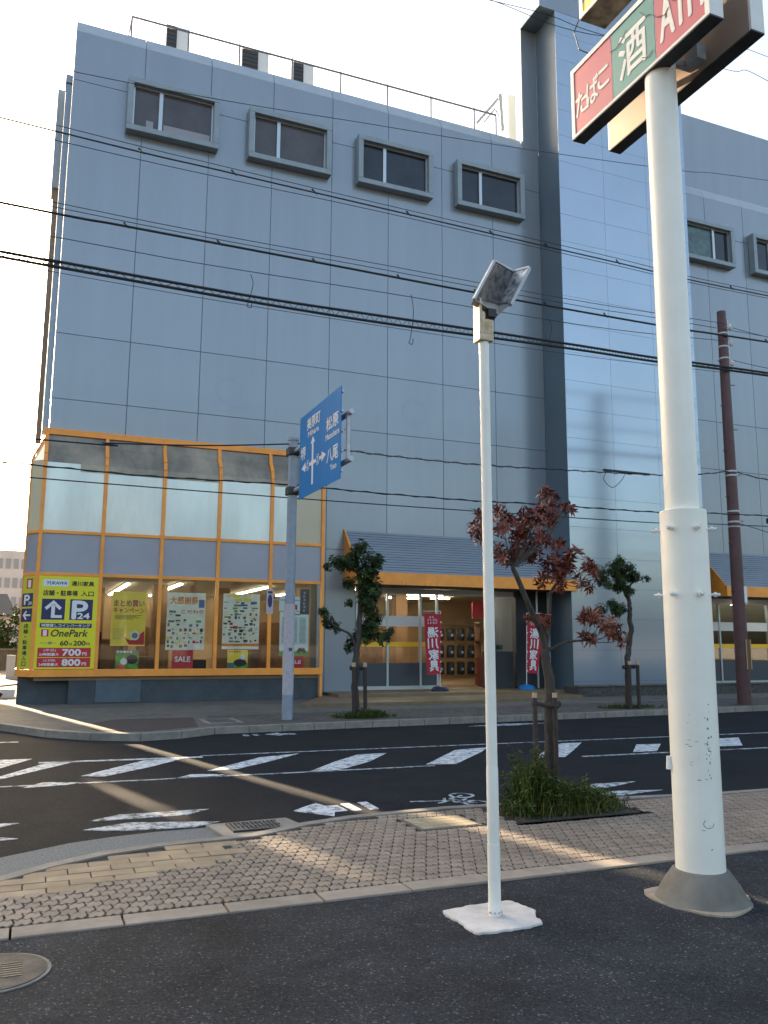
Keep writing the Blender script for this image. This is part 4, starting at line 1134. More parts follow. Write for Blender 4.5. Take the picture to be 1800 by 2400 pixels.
# ------------------------------------------------------------------ pylon sign
PXC, PYC = 4.04, 4.42
t = thing('pylon_sign', 'thick cream pylon pole with concrete collar carrying red and green light box signs', 'sign', (PXC, PYC, 0))
seg_z = [0.16, 1.0, 1.9, 2.50]
MB().tube([(PXC, PYC, z) for z in seg_z] , .153, 48).build('lower_pole', m_pole, t, smooth=True, bevel=0.004)
MB().tube([(PXC - .004, PYC, 2.42), (PXC - .004, PYC, 4.5), (PXC - .004, PYC, 8.6)], .112, 40).build('upper_pole', m_pole, t, smooth=True)
for z in (2.37, 1.93):
    for k in range(6):
        a = R(18 + 60 * k)
        d = Vector((math.cos(a), math.sin(a), 0)); p = Vector((PXC, PYC, z)) + d * .15
        bm = MB(); bm.tube([p, p + d * .06], .010, 8); bm.tube([p + d * .02, p + d * .038], .019, 6)
        bm.build('bolt', m_boxwhite, t)
cc = MB()
cc.tube([(PXC, PYC, .0), (PXC, PYC, .03), (PXC, PYC, .10), (PXC, PYC, .185), (PXC, PYC, .19)], [.30, .275, .235, .175, .150], 40)
cc.build('concrete_collar', mat('collar_concrete', rgb(0.21, 0.19, 0.16), rough=.9, noise=.2, nscale=5, bump=.3, bscale=70, dirt=.3), t, smooth=True)
sk = MB()
pts = []
for i in range(28):
    a = 2 * math.pi * i / 28; r = .315 + .035 * math.sin(3 * a + 1) + random.uniform(-.01, .012)
    pts.append((PXC + r * math.cos(a), PYC + r * math.sin(a)))
sk.slab(pts, -.02, .012); sk.build('mortar_skirt', mat('skirt_mortar', rgb(0.34, 0.28, 0.21), rough=.9, noise=.2, nscale=9, bump=.3), t)
# scuffs and marks on the lower pole
sc_ = MB()
def on_pole(a, z, off=.0006): return (PXC + (.153 + off) * math.cos(a), PYC + (.153 + off) * math.sin(a), z)
vd = math.atan2(-PYC, -PXC)
for k in range(46):
    da = random.choice([random.uniform(.35, .75), random.uniform(.5, .65), random.uniform(-.4, .6)]); z = random.choice([random.uniform(.75, 1.2), random.uniform(.3, 1.25), random.uniform(.85, 1.05)])
    w = random.uniform(.004, .03) if da < .4 else random.uniform(.003, .012); h = random.uniform(.002, .006) if da < .4 else random.uniform(.004, .016)
    a0 = vd + da; w /= .153
    sc_.poly([on_pole(a0, z), on_pole(a0 + w, z + h * .3), on_pole(a0 + w * .9, z + h), on_pole(a0 + w * .2, z + h * .8)])
for k in range(15):          # round scratch
    b0, b1 = 2.2 + k * .28, 2.2 + (k + 1) * .28
    f = lambda b, r: on_pole(vd + .42 + r * math.cos(b) / .153, .49 + r * .8 * math.sin(b))
    sc_.poly([f(b0, .035), f(b1, .035), f(b1, .031), f(b0, .031)])
sc_.build('scuff', m_scuff, t)
MB().tube([(3.905, 4.50, .80), (3.90, 4.50, .88)], [.028, .02], 10).build('tag', m_boxwhite, t, smooth=True)
# light boxes
def lightbox(x0, x1, y0, y1, z0, z1, face_x, name='light_box', under=m_boxdark):
    f = MB(); w = .022
    f.box(x0, x1, y0, y1, z1 - .02, z1)
    f.box(x0, x1, y0, y0 + .02, z0 + .012, z1 - .02); f.box(x0, x1, y1 - .02, y1, z0 + .012, z1 - .02)
    fx_ = x0 if face_x < 0 else x1 - .012
    f.box(fx_, fx_ + .012, y0 + .02, y1 - .02, z0 + .012, z0 + .012 + w); f.box(fx_, fx_ + .012, y0 + .02, y1 - .02, z1 - .02 - w, z1 - .02)
    f.box(fx_, fx_ + .012, y0 + .02, y0 + .02 + w, z0 + .012 + w, z1 - .02 - w); f.box(fx_, fx_ + .012, y1 - .02 - w, y1 - .02, z0 + .012 + w, z1 - .02 - w)
    fo = f.build(name, m_boxwhite, t)
    MB().box(x0 + .001, x1 - .001, y0 + .001, y1 - .001, z0, z0 + .0115).build('underside', under, fo)
    return fo
BZ0, BZ1 = 5.76, 6.40
bo = lightbox(3.91, 4.03, 3.79, 5.345, BZ0, BZ1, -1)
MB().box(4.015, 4.029, 3.81, 5.325, BZ0 + .012, BZ1 - .02).build('back_sheet', m_boxdark, bo)
mb = MB()
OB = Vector((3.921, 5.325, BZ0 + .034)); UB = Vector((0, -1, 0))
LW, LH = 1.515, .564
divs = [(0.0, .508, 0), (.516, 1.0, 1), (1.008, 1.515, 0)]
mb.quad(OB, OB + UB * LW, OB + UB * LW + Z3 * LH, OB + Z3 * LH, 2)
for a, b, mi in divs: put_rect(mb, OB, UB, Z3, a, 0.0, b - a, LH, .003, mi)
put_text(mb, 'た', OB, UB, Z3, .035, .14, .15, .20, .006, 2, bold=.005)
put_text(mb, 'ば', OB, UB, Z3, .185, .14, .15, .22, .006, 2, bold=.005)
put_text(mb, 'こ', OB, UB, Z3, .335, .19, .14, .16, .006, 2, bold=.005)
put_text(mb, '酒', OB, UB, Z3, .60, .09, .31, .36, .006, 2, bold=.007)
put_text(mb, 'ATM', OB, UB, Z3, 1.06, .10, .42, .33, .006, 2, bold=.008)
ck = MB()
def crack(P):
    for a, b in zip(P, P[1:]):
        a = OB + UB * a[0] + Z3 * a[1] - X3 * .010; b = OB + UB * b[0] + Z3 * b[1] - X3 * .010
        ck.bar(a, b, .0035, .0035)
crack([(.50, .42), (.58, .40), (.66, .43), (.70, .47)]); crack([(.86, .50), (.92, .42), (.97, .40), (1.04, .32), (1.12, .28), (1.16, .31)]); crack([(.86, .12), (.93, .08), (.98, .10)]); crack([(1.2, .33), (1.26, .30), (1.36, .36)])
mb.build('sign_face', [m_pink, m_teal, m_boxwhite], bo)
ck.build('crack', m_scuff, bo)
bo2 = lightbox(4.28, 4.40, 3.79, 5.345, BZ0, BZ1, 1)
MB().box(4.281, 4.295, 3.81, 5.325, BZ0 + .012, BZ1 - .02).build('back_sheet', m_peach, bo2)
MB().box(4.384, 4.386, 3.835, 5.30, BZ0 + .03, BZ1 - .04).build('sign_face', m_pink, bo2)
bo3 = lightbox(3.93, 4.19, 3.70, 5.22, 6.80, 7.7, -1, under=m_boxdirty)
mb = MB(); OB3 = Vector((3.941, 5.20, 6.834))
mb.quad(OB3, OB3 + UB * 1.48, OB3 + UB * 1.48 + Z3 * .84, OB3 + Z3 * .84, 0)
put_rect(mb, OB3, UB, Z3, 0, .0, 1.48, .1, .003, 1); put_rect(mb, OB3, UB, Z3, 0, .1, 1.48, .16, .003, 2)
mb.build('sign_face', [m_boxwhite, m_posteryellow, m_teal], bo3)
for bx in ((4.031, 4.279, 4.33, 4.37, 5.83, 5.88), (4.031, 4.279, 4.60, 4.64, 5.83, 5.88), (4.17, 4.25, 4.18, 4.30, 5.80, 5.92), (4.15, 4.26, 4.52, 4.6, 6.0, 6.05), (4.031, 4.279, 4.0, 4.04, 6.3, 6.34), (4.031, 4.279, 4.9, 4.94, 6.3, 6.34)):
    MB().box(*bx).build('bracket', m_galv, t)
# dangling wires at the upper box
dw = MB(); p0 = Vector((3.95, 5.24, 6.85))
dw.tube([p0, p0 + Vector((-.02, .06, -.10)), p0 + Vector((.02, .05, -.26)), p0 + Vector((.12, .02, -.30)), p0 + Vector((.2, 0, -.26))], .005, 6)
dw.build('loose_wire', m_wire, t)

# ------------------------------------------------------------------ flood light post
LX, LY = 2.635, 4.60
t = thing('lamp_post', 'slim cream lamp post with an open dirty floodlight head', 'lamp post', (LX, LY, 0))
def lean(z): return LX - .022 * z / 3.55
MB().tube([(lean(0.0), LY, 0.0), (lean(.04), LY, .04), (lean(.05), LY, .05), (lean(.42), LY, .42)], [.036, .038, .0375, .0375], 24).build('base_sleeve', m_pole2, t, smooth=True, bevel=.002)
MB().tube([(lean(.42), LY, .42), (lean(.85), LY, .85), (lean(.87), LY, .87)], [.036, .036, .033], 24).build('lower_tube', m_pole2, t, smooth=True)
MB().tube([(lean(.87), LY, .87), (lean(2.1), LY, 2.1), (lean(3.56), LY, 3.56)], [.0335, .033, .0325], 24).build('upper_tube', m_pole2, t, smooth=True)
bt = MB()
for k in range(4):
    a = R(200 + 40 * k); bt.tube([(LX + .037 * math.cos(a), LY + .037 * math.sin(a), .035), (LX + .046 * math.cos(a), LY + .046 * math.sin(a), .035)], .006, 8)
bt.build('bolt', m_galv, t)
b0 = at(1120, 721, LY - .03); b1 = at(1163, 801, LY - .03)
MB().box(lean(3.7) - .052, lean(3.7) + .05, LY - .045, LY + .045, 3.555, 3.60).box(lean(3.7) - .052, lean(3.7) - .035, LY - .045, LY + .045, 3.60, 3.84).box(lean(3.7) + .034, lean(3.7) + .05, LY - .045, LY + .045, 3.60, 3.70).box(lean(3.7) - .035, lean(3.7) + .034, LY - .045, LY - .035, 3.60, 3.70).box(lean(3.7) - .035, lean(3.7) + .0, LY + .03, LY + .045, 3.60, 3.84).build('bracket', m_bracket, t, bevel=.003)
def c7p(x, y, Y): return at(1080 + x / 8.295, 580 + y / 8.295, Y)
YN, YF = LY - .06, LY + .09
A1 = c7p(650, 262, YN); A0 = c7p(255, 1005, YN); Fo1 = c7p(1030, 475, YF); Fo0 = c7p(735, 1120, YF); C1 = c7p(1330, 390, YN + .02); C0 = c7p(965, 1105, YN + .02)
E0 = c7p(735, 1310, YN + .03)
back = Vector((0.02, .05, .02))
def plate(mbx, a, b, c, d, th):
    n = (b - a).cross(d - a).normalized()
    if n.y < 0: n = -n
    o = [a, b, c, d]; q = [p + n * th for p in o]
    mbx.add(o + q, [(0, 1, 2, 3), (7, 6, 5, 4), (0, 4, 5, 1), (1, 5, 6, 2), (2, 6, 7, 3), (3, 7, 4, 0)])
hd = MB(); plate(hd, A0, A1, Fo1, Fo0, .02); plate(hd, Fo0, Fo1, C1, C0, .02)
# rim
for a, b in ((A0, A1), (A1, Fo1), (Fo1, C1), (C1, C0)): hd.bar(a, b, .016, .022, upv=(0, -1, 0))
head = hd.build('lamp_head', m_galv, t)
def inset(a, b, c, d, k, off):
    ctr = (a + b + c + d) / 4
    n = (b - a).cross(d - a).normalized()
    if n.y > 0: n = -n
    return [p + (ctr - p) * k + n * off for p in (a, b, c, d)]
MB().poly(inset(A0, A1, Fo1, Fo0, .06, .006)).build('reflector', m_reflector, head)
MB().poly(inset(Fo0, Fo1, C1, C0, .06, .006)).build('reflector', m_reflector2, head)
ep = MB(); ep.add([A0, Fo0, E0, Vector(A0) + Vector((.0, .04, -.02)), Vector(E0) + Vector((0, .05, 0))], [(0, 1, 2), (0, 2, 4, 3)])
ep.add([Fo0, C0, E0, C0 + Vector((0, .04, 0)), E0 + Vector((0, .05, 0))], [(0, 1, 2), (1, 3, 4, 2)])
ep.build('end_cap', mat('lamp_end', rgb(0.32, 0.30, 0.27), rough=.4, noise=.3, nscale=14), head)
jb = MB(); k0 = c7p(560, 1260, LY - .03); jb.box(k0.x - .02, k0.x + .04, LY - .05, LY + .02, k0.z - .035, k0.z + .02); jb.tube([k0, k0 + Vector((.03, 0, -.05)), k0 + Vector((.05, .02, -.01))], .008, 6)
jb.build('swivel_joint', m_black, t)
pd = MB()
pad = [(2.385, 4.80), (2.50, 4.815), (2.60, 4.83), (2.74, 4.835), (2.87, 4.82), (2.90, 4.70), (2.91, 4.60), (2.855, 4.50), (2.83, 4.385), (2.72, 4.36), (2.60, 4.355), (2.48, 4.36), (2.385, 4.37), (2.375, 4.48), (2.39, 4.60), (2.37, 4.70)]
pad2 = []
for (xa, ya), (xb, yb) in zip(pad, pad[1:] + pad[:1]):
    for k in range(5): pad2.append((xa + (xb - xa) * k / 5 + random.uniform(-.007, .007), ya + (yb - ya) * k / 5 + random.uniform(-.007, .007)))
pad = pad2
pd.slab(pad, -.01, .014); pd.build('mortar_pad', m_pad, t, bevel=.006)

# ------------------------------------------------------------------ road direction sign
SPX, SPY = 5.05, 17.40
t = thing('direction_sign', 'blue road direction sign hung over the road from a blue-grey pole', 'road sign', (SPX, SPY, 0))
MB().tube([(SPX, SPY, 0), (SPX, SPY, 2.4), (SPX, SPY, 6.0)], [.115, .11, .10], 28).tube([(SPX, SPY, 6.0), (SPX, SPY, 6.06)], .12, 24).build('pole', m_bluesteel, t, smooth=True)
MB().tube([(SPX, SPY, .52), (SPX, SPY, 2.42)], .118, 28).build('pole_sleeve', m_paleband, t, smooth=True)
mbn = MB(); put_text(mbn, '28', Vector((SPX - .035, SPY - .1205, 1.43)), X3, Z3, 0, 0, .07, .06, .001, 0, bold=.004)
mbn.build('number_tag', m_black, t)
am = MB()
for z in (5.75, 4.87): am.tube([(SPX + .03, SPY, z), (SPX + .03, 13.76, z)], .05, 14)
arm = am.build('arm', m_galv, t, smooth=True)
MB().tube([(SPX + .03, 13.95, 4.9), (SPX + .03, 13.95, 5.72)], .04, 14).tube([(SPX + .03, 16.5, 4.9), (SPX + .03, 16.5, 5.72)], .04, 14).build('arm_strut', m_galv, t, smooth=True)
clm = MB()
for z in (5.75, 4.87): clm.box(SPX - .13, SPX + .13, SPY - .13, SPY + .13, z - .09, z + .09); clm.box(SPX + .0, SPX + .09, SPY - .3, SPY - .13, z - .07, z + .07)
clm.build('clamp', m_boxdark, t, bevel=.02)
XS, YA, YB2, ZA, ZB = 4.93, 16.5, 13.94, 4.53, 6.26
MB().box(XS, XS + .012, YB2, YA, ZA, ZB).build('sign_board', m_signblue, t)
lg = MB()
for k in range(5): lg.box(XS + .0125, XS + .045, YB2 - .03, YA, ZA + .12 + k * .37, ZA + .16 + k * .37)
lg.build('stiffener', m_galv, t)
OD = Vector((XS, YA, ZA)); DW, DH = YA - YB2, ZB - ZA
mb = MB()
def ds(u, v): return u * DW, v * DH
def dt(s, u, v, w, h, bold=.006): put_text(mb, s, OD, UB, Z3, u * DW, v * DH, w * DW, h * DH, .004, 0, bold=bold)
dt('美原町', .20, .78, .33, .14); dt('Mihara', .23, .69, .27, .065, .004)
dt('松原', .68, .60, .27, .15); dt('Matsubara', .67, .50, .30, .065, .004)
dt('八尾', .70, .24, .25, .15); dt('Yao', .78, .14, .14, .06, .004)
dt('堺', .04, .46, .13, .15)
def dp(pts, off=.004, mi=0): put_poly(mb, OD, UB, Z3, [(a * DW, b * DH) for a, b in pts], off, mi)
dp([(.335, .10), (.375, .10), (.375, .60), (.335, .60)])
dp([(.30, .59), (.41, .59), (.355, .67)])
dp([(.16, .335), (.60, .335), (.60, .375), (.16, .375)])
dp([(.07, .355), (.17, .415), (.17, .295)]); dp([(.68, .355), (.58, .415), (.58, .295)])
dp([(.31, .355), (.355, .43), (.40, .355), (.355, .28)], .005)
for u in (.235, .485):
    put_poly(mb, OD, UB, Z3, [(u * DW + .115 * math.cos(R(60 * k)), .355 * DH + .12 * math.sin(R(60 * k))) for k in range(6)], .006, 0)
    put_poly(mb, OD, UB, Z3, [(u * DW + .10 * math.cos(R(60 * k)), .355 * DH + .105 * math.sin(R(60 * k))) for k in range(6)], .007, 1)
    put_text(mb, '2', OD, UB, Z3, u * DW - .035, .355 * DH - .06, .07, .12, .009, 0, bold=.006)
mb.build('lettering', [m_white, m_signblue], t)
# small signs strapped to the pole
t2 = thing('small_street_sign', 'small round-print sign sticking out left of the direction sign pole', 'sign', (4.6, 17.4, 2.2))
MB().box(4.54, 4.68, 17.38, 17.40, 2.2, 2.72).build('board', m_paleband, t2)
mb = MB(); put_disc(mb, Vector((4.54, 17.38, 2.2)), X3, Z3, .07, .27, .05, .003, 0, ry=.14); put_rect(mb, Vector((4.54, 17.38, 2.2)), X3, Z3, .02, .43, .1, .05, .003, 0)
mb.build('print', m_navy, t2)
MB().tube([(4.68, 17.39, 2.5), (4.95, 17.39, 2.5)], .012, 8).build('strap_arm', m_bluesteel, t2)
t2 = thing('small_street_sign', 'narrow black sign sticking out right of the direction sign pole', 'sign', (5.38, 17.4, 2.2))
MB().box(5.28, 5.48, 17.38, 17.40, 2.2, 2.74).build('board', m_boxdark, t2)
mb = MB()
for k in range(6): put_rect(mb, Vector((5.28, 17.38, 2.2)), X3, Z3, .06 + .01 * (k % 2), .06 + k * .075, .045, .05, .003, 0)
mb.build('print', m_gry, t2)
MB().tube([(5.15, 17.39, 2.5), (5.28, 17.39, 2.5)], .012, 8).build('strap_arm', m_bluesteel, t2)

# ------------------------------------------------------------------ utility pole
BPX, BPY = 17.95, 17.66
t = thing('utility_pole', 'dark brown utility pole on the far pavement right of the pylon pole', 'utility pole', (BPX, BPY, 0))
MB().tube([(BPX, BPY, 0), (BPX, BPY, 6), (BPX, BPY, 11.2)], [.185, .155, .125], 28).build('pole', m_brownpole, t, smooth=True)
for k in range(13):
    z = 2.4 + k * .66; s = -1 if k % 2 else 1
    MB().tube([(BPX, BPY, z), (BPX + s * .3, BPY - .05, z)], .011, 6).build('step_bolt', m_brownpole, t)
for z in (6.42, 6.30, 5.28, 4.98, 4.85, 10.1, 9.75, 10.5): MB().tube([(BPX, BPY, z), (BPX, BPY, z + .045)], .165 if z < 7 else .142, 24).build('band', m_galv, t)
for z in (10.75, 10.25, 9.65):
    im = MB(); x = BPX + .24
    im.tube([(BPX + .1, BPY - .05, z), (x + .1, BPY - .05, z)], .02, 8)
    im.tube([(x, BPY - .05, z - .07), (x, BPY - .05, z - .02), (x, BPY - .05, z), (x, BPY - .05, z + .03), (x, BPY - .05, z + .09)], [.04, .075, .04, .07, .03], 12)
    im.build('insulator', m_boxwhite, t, smooth=True)
MB().box(BPX + .13, BPX + .17, BPY - .07, BPY - .0, 9.55, 10.95).build('insulator_rail', m_galv, t)
MB().box(BPX - .03, BPX + .15, BPY - .19, BPY - .17, .95, 1.75).build('notice_board', m_brn, t)
MB().box(BPX - .03, BPX - .005, BPY - .2, BPY - .191, .95, 1.75).box(BPX + .12, BPX + .15, BPY - .2, BPY - .191, .95, 1.75).build('notice_edge', mat('tan_strip', rgb(0.42, 0.28, 0.14), rough=.6), t)
MB().box(BPX + .06, BPX + .16, BPY - .165, BPY - .15, 2.75, 3.2).build('number_plate', m_white, t)

# second pole, on the near side far to the right: it shows only as the reflection in the tower
t = thing('concrete_pole', 'tall grey pole mirrored in the tower panels', 'utility pole', (28.6, 8.0, 0))
MB().tube([(28.6, 8.0, -.1), (28.6, 8, 8), (28.6, 8, 15.5)], [.42, .38, .32], 24).build('pole', mat('grey_pole', rgb(0.05, 0.055, 0.06), rough=.7), t, smooth=True)
MB().box(27.6, 29.6, 7.9, 8.1, 7.2, 7.4).box(27.8, 28.3, 7.8, 8.2, 5.4, 5.9).build('crossarm', m_boxdark, t)

# ------------------------------------------------------------------ overhead cables
def spline(P, n=8):
    P = [Vector(p) for p in P]; out = []
    for i in range(len(P) - 1):
        p0, p1, p2, p3 = P[max(i - 1, 0)], P[i], P[i + 1], P[min(i + 2, len(P) - 1)]
        for k in range(n):
            s = k / n
            out.append(0.5 * ((2 * p1) + (p2 - p0) * s + (2 * p0 - 5 * p1 + 4 * p2 - p3) * s * s + (3 * p1 - p0 - 3 * p2 + p3) * s ** 3))
    out.append(P[-1]); return out
def cable(label, P, r, m=m_wire, ties=None, name='overhead_cable', spiral=None):
    pts = spline(P)
    mb = MB(); mb.tube(pts, r, 6)
    if spiral:
        off, pitch = spiral
        sp_ = []
        L = 0
        for a, b in zip(pts, pts[1:]):
            d = (b - a).length; n = max(1, int(d / (pitch / 6)))
            for k in range(n):
                L += d / n; q = a.lerp(b, k / n); an = 2 * math.pi * L / pitch
                sp_.append(q + Vector((0, math.cos(an) * off, math.sin(an) * off)))
        mb.tube(sp_, r * .6, 4)
    if ties:
        for x in ties:
            q = min(pts, key=lambda v: abs(v.x - x))
            for s in (-1, 1):
                mb.bar(q + Vector((-.075, 0, .075)) * (1 if s > 0 else 0), q + Vector((.06 * s, 0, .085 if s < 0 else -.03)), .022)
    o = mb.build(name, m)
    return tag(o, label, 'cable', 'cables over the street')
YW = 17.5
def wl_(zs, y=YW): return [(x, y, z) for x, z in zs]
cable('thinnest top wire crossing just above the upper windows', wl_([(-14, 13.2), (-.02, 13.61), (7.2, 14.21), (11.7, 14.66), (16.6, 15.25), (20, 15.73), (40, 18.0)]), .008, m_wire2)
cable('cable with cross ties just below the upper windows', wl_([(-14, 12.6), (0, 12.15), (3.1, 12.09), (7.2, 12.03), (13.5, 11.95), (19.7, 11.93), (40, 12.4)]), .017, ties=[1.34, 3.5, 5.6, 7.8, 9.9, 12.0, 14.1, 16.2, 18.2])
cable('thin wire running just above the cross-tied cable under the windows', wl_([(-14, 12.8), (0, 12.29), (3.1, 12.21), (7.2, 12.14), (13.5, 12.08), (19.7, 12.03), (40, 12.6)]), .0085, m_wire2)
cable('thin wire running just below the cross-tied cable under the windows', wl_([(-14, 12.2), (0, 11.95), (3.1, 11.92), (7.2, 11.93), (13.5, 11.86), (19.7, 11.85), (40, 12.3)]), .0085, m_wire2)
cable('thick black cable with ties across the middle of the facade', wl_([(-14, 10.6), (-1.2, 10.35), (1.3, 10.34), (5.5, 10.33), (9.75, 10.31), (13.7, 10.33), (16.6, 10.37), (19.5, 10.46), (40, 11.0)]), .026, ties=[1.26, 3.41, 5.5, 7.57, 9.75, 11.81, 13.66, 16.5, 19.3])
cable('upper of two thin wires above the thick tied cable', wl_([(-14, 11.0), (0, 10.57), (7.2, 10.58), (13, 10.62), (17.9, 10.78)]), .0085, m_wire2)
cable('lower of two thin wires above the thick tied cable', wl_([(-14, 10.9), (0, 10.47), (7.2, 10.46), (13, 10.48), (17.9, 10.6), (40, 10.9)]), .0085, m_wire2)
cable('single wire between the thick tied cable and the laced double cable', wl_([(-14, 10.0), (0, 9.82), (3, 9.80), (7.2, 9.88), (13.4, 9.97), (17.9, 10.25)]), .009, m_wire2)
t = thing('laced_cable', 'double black cable with zigzag lacing behind the lamp post top', 'cable', (8, YW, 9.3))
T1 = spline(wl_([(-14, 9.6), (-1.1, 9.31), (-.1, 9.30), (3.9, 9.24), (7.0, 9.28), (9.8, 9.33), (12.8, 9.37), (15.4, 9.39), (19.5, 9.50), (40, 9.9)]))
T2 = spline(wl_([(-14, 9.55), (-1.1, 9.20), (-.1, 9.18), (3.9, 9.11), (7.0, 9.11), (9.8, 9.18), (12.8, 9.25), (15.4, 9.28), (19.5, 9.42), (40, 9.85)]))
MB().tube(T1, .032, 6).build('cable', m_wire, t); MB().tube(T2, .032, 6).build('cable', m_wire, t)
lc = MB(); flip = 0
for k in range(0, len(T1) - 1):
    for q in range(3):
        a = T1[k].lerp(T1[k + 1], q / 3); b = T2[k].lerp(T2[k + 1], (q + 1) / 3)
        c = T1[k].lerp(T1[k + 1], (q + 1) / 3)
        if (k * 3 + q) % 2: lc.tube([a, b], .007, 4)
        else: lc.tube([T2[k].lerp(T2[k + 1], q / 3), c], .007, 4)
lc.build('lacing', m_wire, t)
cable('thin wire directly under the laced double cable', wl_([(-14, 9.3), (0, 9.06), (3.1, 9.01), (7.0, 9.03), (13, 9.1), (17.9, 9.3)]), .007, m_wire2)
cable('drooping black cable from the left to the top of the direction sign pole', wl_([(-14, 5.5), (.03, 5.52), (1.15, 5.57), (3.0, 5.70), (4.19, 5.83), (5.0, 5.93)], 17.4), .016)
cable('spiral-wrapped cable from the direction sign to the brown pole', [(5.1, 17.4, 5.95), (6.4, 17.45, 5.92), (7.4, 17.5, 5.90), (9.9, 17.55, 5.91), (12.8, 17.6, 6.02), (15.4, 17.62, 6.13), (16.9, 17.64, 6.29), (17.9, 17.6, 6.45)], .012, spiral=(.03, .5))
cable('wavy cable passing the middle of the direction sign', wl_([(-14, 5.3), (-.2, 5.02), (1.9, 4.98), (4.9, 5.03), (5.8, 5.02), (7.3, 5.0), (9.8, 5.0), (11.3, 5.04), (15.2, 5.08), (17.9, 5.2), (40, 5.8)]), .014, spiral=(.022, .8))
cable('lowest plain cable under the direction sign', wl_([(-14, 4.9), (-.8, 4.77), (5, 4.74), (9.8, 4.75), (15.1, 4.79), (17.9, 4.9), (40, 5.4)]), .013)
cable('wire going right from the top of the brown pole', [(18.2, 17.6, 10.75), (19.6, 17.2, 10.45), (24, 16, 9.7), (34, 13, 9.2)], .008)
cable('wire going right from the middle insulator of the brown pole', [(18.2, 17.6, 9.75), (19.6, 17.2, 9.5), (24, 16, 8.9), (34, 13, 8.6)], .008)
cable('spiral-wrapped cable going right from the brown pole', [(18.0, 17.6, 6.45), (19.8, 17.5, 6.25), (26, 17.4, 6.1), (40, 17.4, 6.5)], .012, spiral=(.03, .5))
cable('slack cable going down right from the brown pole', [(17.9, 17.6, 5.0), (19.2, 17.5, 4.72), (21, 17.4, 4.2), (24, 17.3, 4.0)], .010)
Yj = 11.0
ja, jb_, jc = at(1140, -4, Yj), at(1388, 81, Yj), at(1800, 127, Yj)
cable('upper wire passing behind the pylon sign boxes', [ja + (ja - jb_) * 1.5, ja, jb_, at(1757, 117, Yj + 1), at(1800, 127.5, Yj + 1) + Vector((6, 1, .4))], .006)
cable('lower wire passing behind the pylon sign boxes', [at(1060, -20, Yj), at(1275, 32, Yj), at(1400, 78, Yj), at(1703, 163, Yj + .5), at(1800, 190, Yj + .5), at(1800, 190, Yj + .5) + Vector((6, 1, -.2))], .006)
# dropper wires and closures
cl = MB(); p = Vector((19.0, 17.45, 5.02)); cl.box(p.x, p.x + .75, p.y - .07, p.y + .07, p.z - .02, p.z + .14)
tag(cl.build('cable_closure', m_wire, bevel=.03), 'black cable joint box just right of the brown pole', 'joint box')
cl = MB(); cl.tube(spline([(13.6, 17.58, 6.07), (13.5, 17.58, 5.85), (13.75, 17.58, 5.66), (14.0, 17.58, 5.8), (14.2, 17.58, 6.05)]), .009, 6); cl.box(13.5, 15.0, 17.55, 17.61, 6.08, 6.13)
tag(cl.build('cable_loop', m_wire), 'loop of slack cable hanging left of the pylon pole', 'cable')
for x, z0, z1, lab in ((4.0, 9.75, 9.12, 'short dropper wire above the laced cable left of the direction sign'), (7.95, 9.95, 8.85, 'short knotted dropper wire through the laced cable left of the lamp post'), (11.9, 9.95, 9.35, 'short dropper wire through the laced cable right of the lamp post')):
    d = MB(); d.tube(spline([(x, YW, z0), (x + .06, YW, (z0 + z1) / 2 + .1), (x - .02, YW, z1), (x - .06, YW, z1 - .12), (x + .03, YW, z1 - .15), (x + .05, YW, z1)]), .009, 6)
    tag(d.build('dropper_wire', m_wire), lab, 'cable')

# ------------------------------------------------------------------ vegetation
def leaf(mb, p, d, n, L, W):
    """one pointed leaf folded along its rib"""
    d = d.normalized(); s = d.cross(n)
    if s.length < 1e-3: s = Vector((1, 0, 0))
    s.normalize(); n = s.cross(d).normalized()
    a = p; b = p + d * L * .45 + s * W + n * W * .35; c = p + d * L - n * L * .12; e = p + d * L * .45 - s * W + n * W * .35
    mb.add([a, b, c, e, p + d * L * .5], [(0, 1, 4), (1, 2, 4), (2, 3, 4), (3, 0, 4)])
def rnd_dir():
    while True:
        v = Vector((random.uniform(-1, 1), random.uniform(-1, 1), random.uniform(-1, 1)))
        if 0.05 < v.length < 1: return v.normalized()
def whorl(mb, c, ax, n, L, W, spread=0.9):
    ax = ax.normalized()
    u = ax.orthogonal().normalized(); v = ax.cross(u); a0 = random.uniform(0, 6.28)
    for i in range(n):
        a = a0 + 2 * math.pi * i / n + random.uniform(-.25, .25)
        d = (u * math.cos(a) + v * math.sin(a)) * spread + ax * random.uniform(.1, .6)
        l = L * random.uniform(.7, 1.15)
        leaf(mb, c + ax * random.uniform(-.01, .01), d, ax, l, W * l / L)
def limb(mb, pts, r0, r1, n=9, wob=0.0):
    P = spline(pts, 5)
    if wob: P = [P[0]] + [p + rnd_dir() * wob for p in P[1:-1]] + [P[-1]]
    m = len(P) - 1
    mb.tube(P, [r0 + (r1 - r0) * i / m for i in range(m + 1)], n)

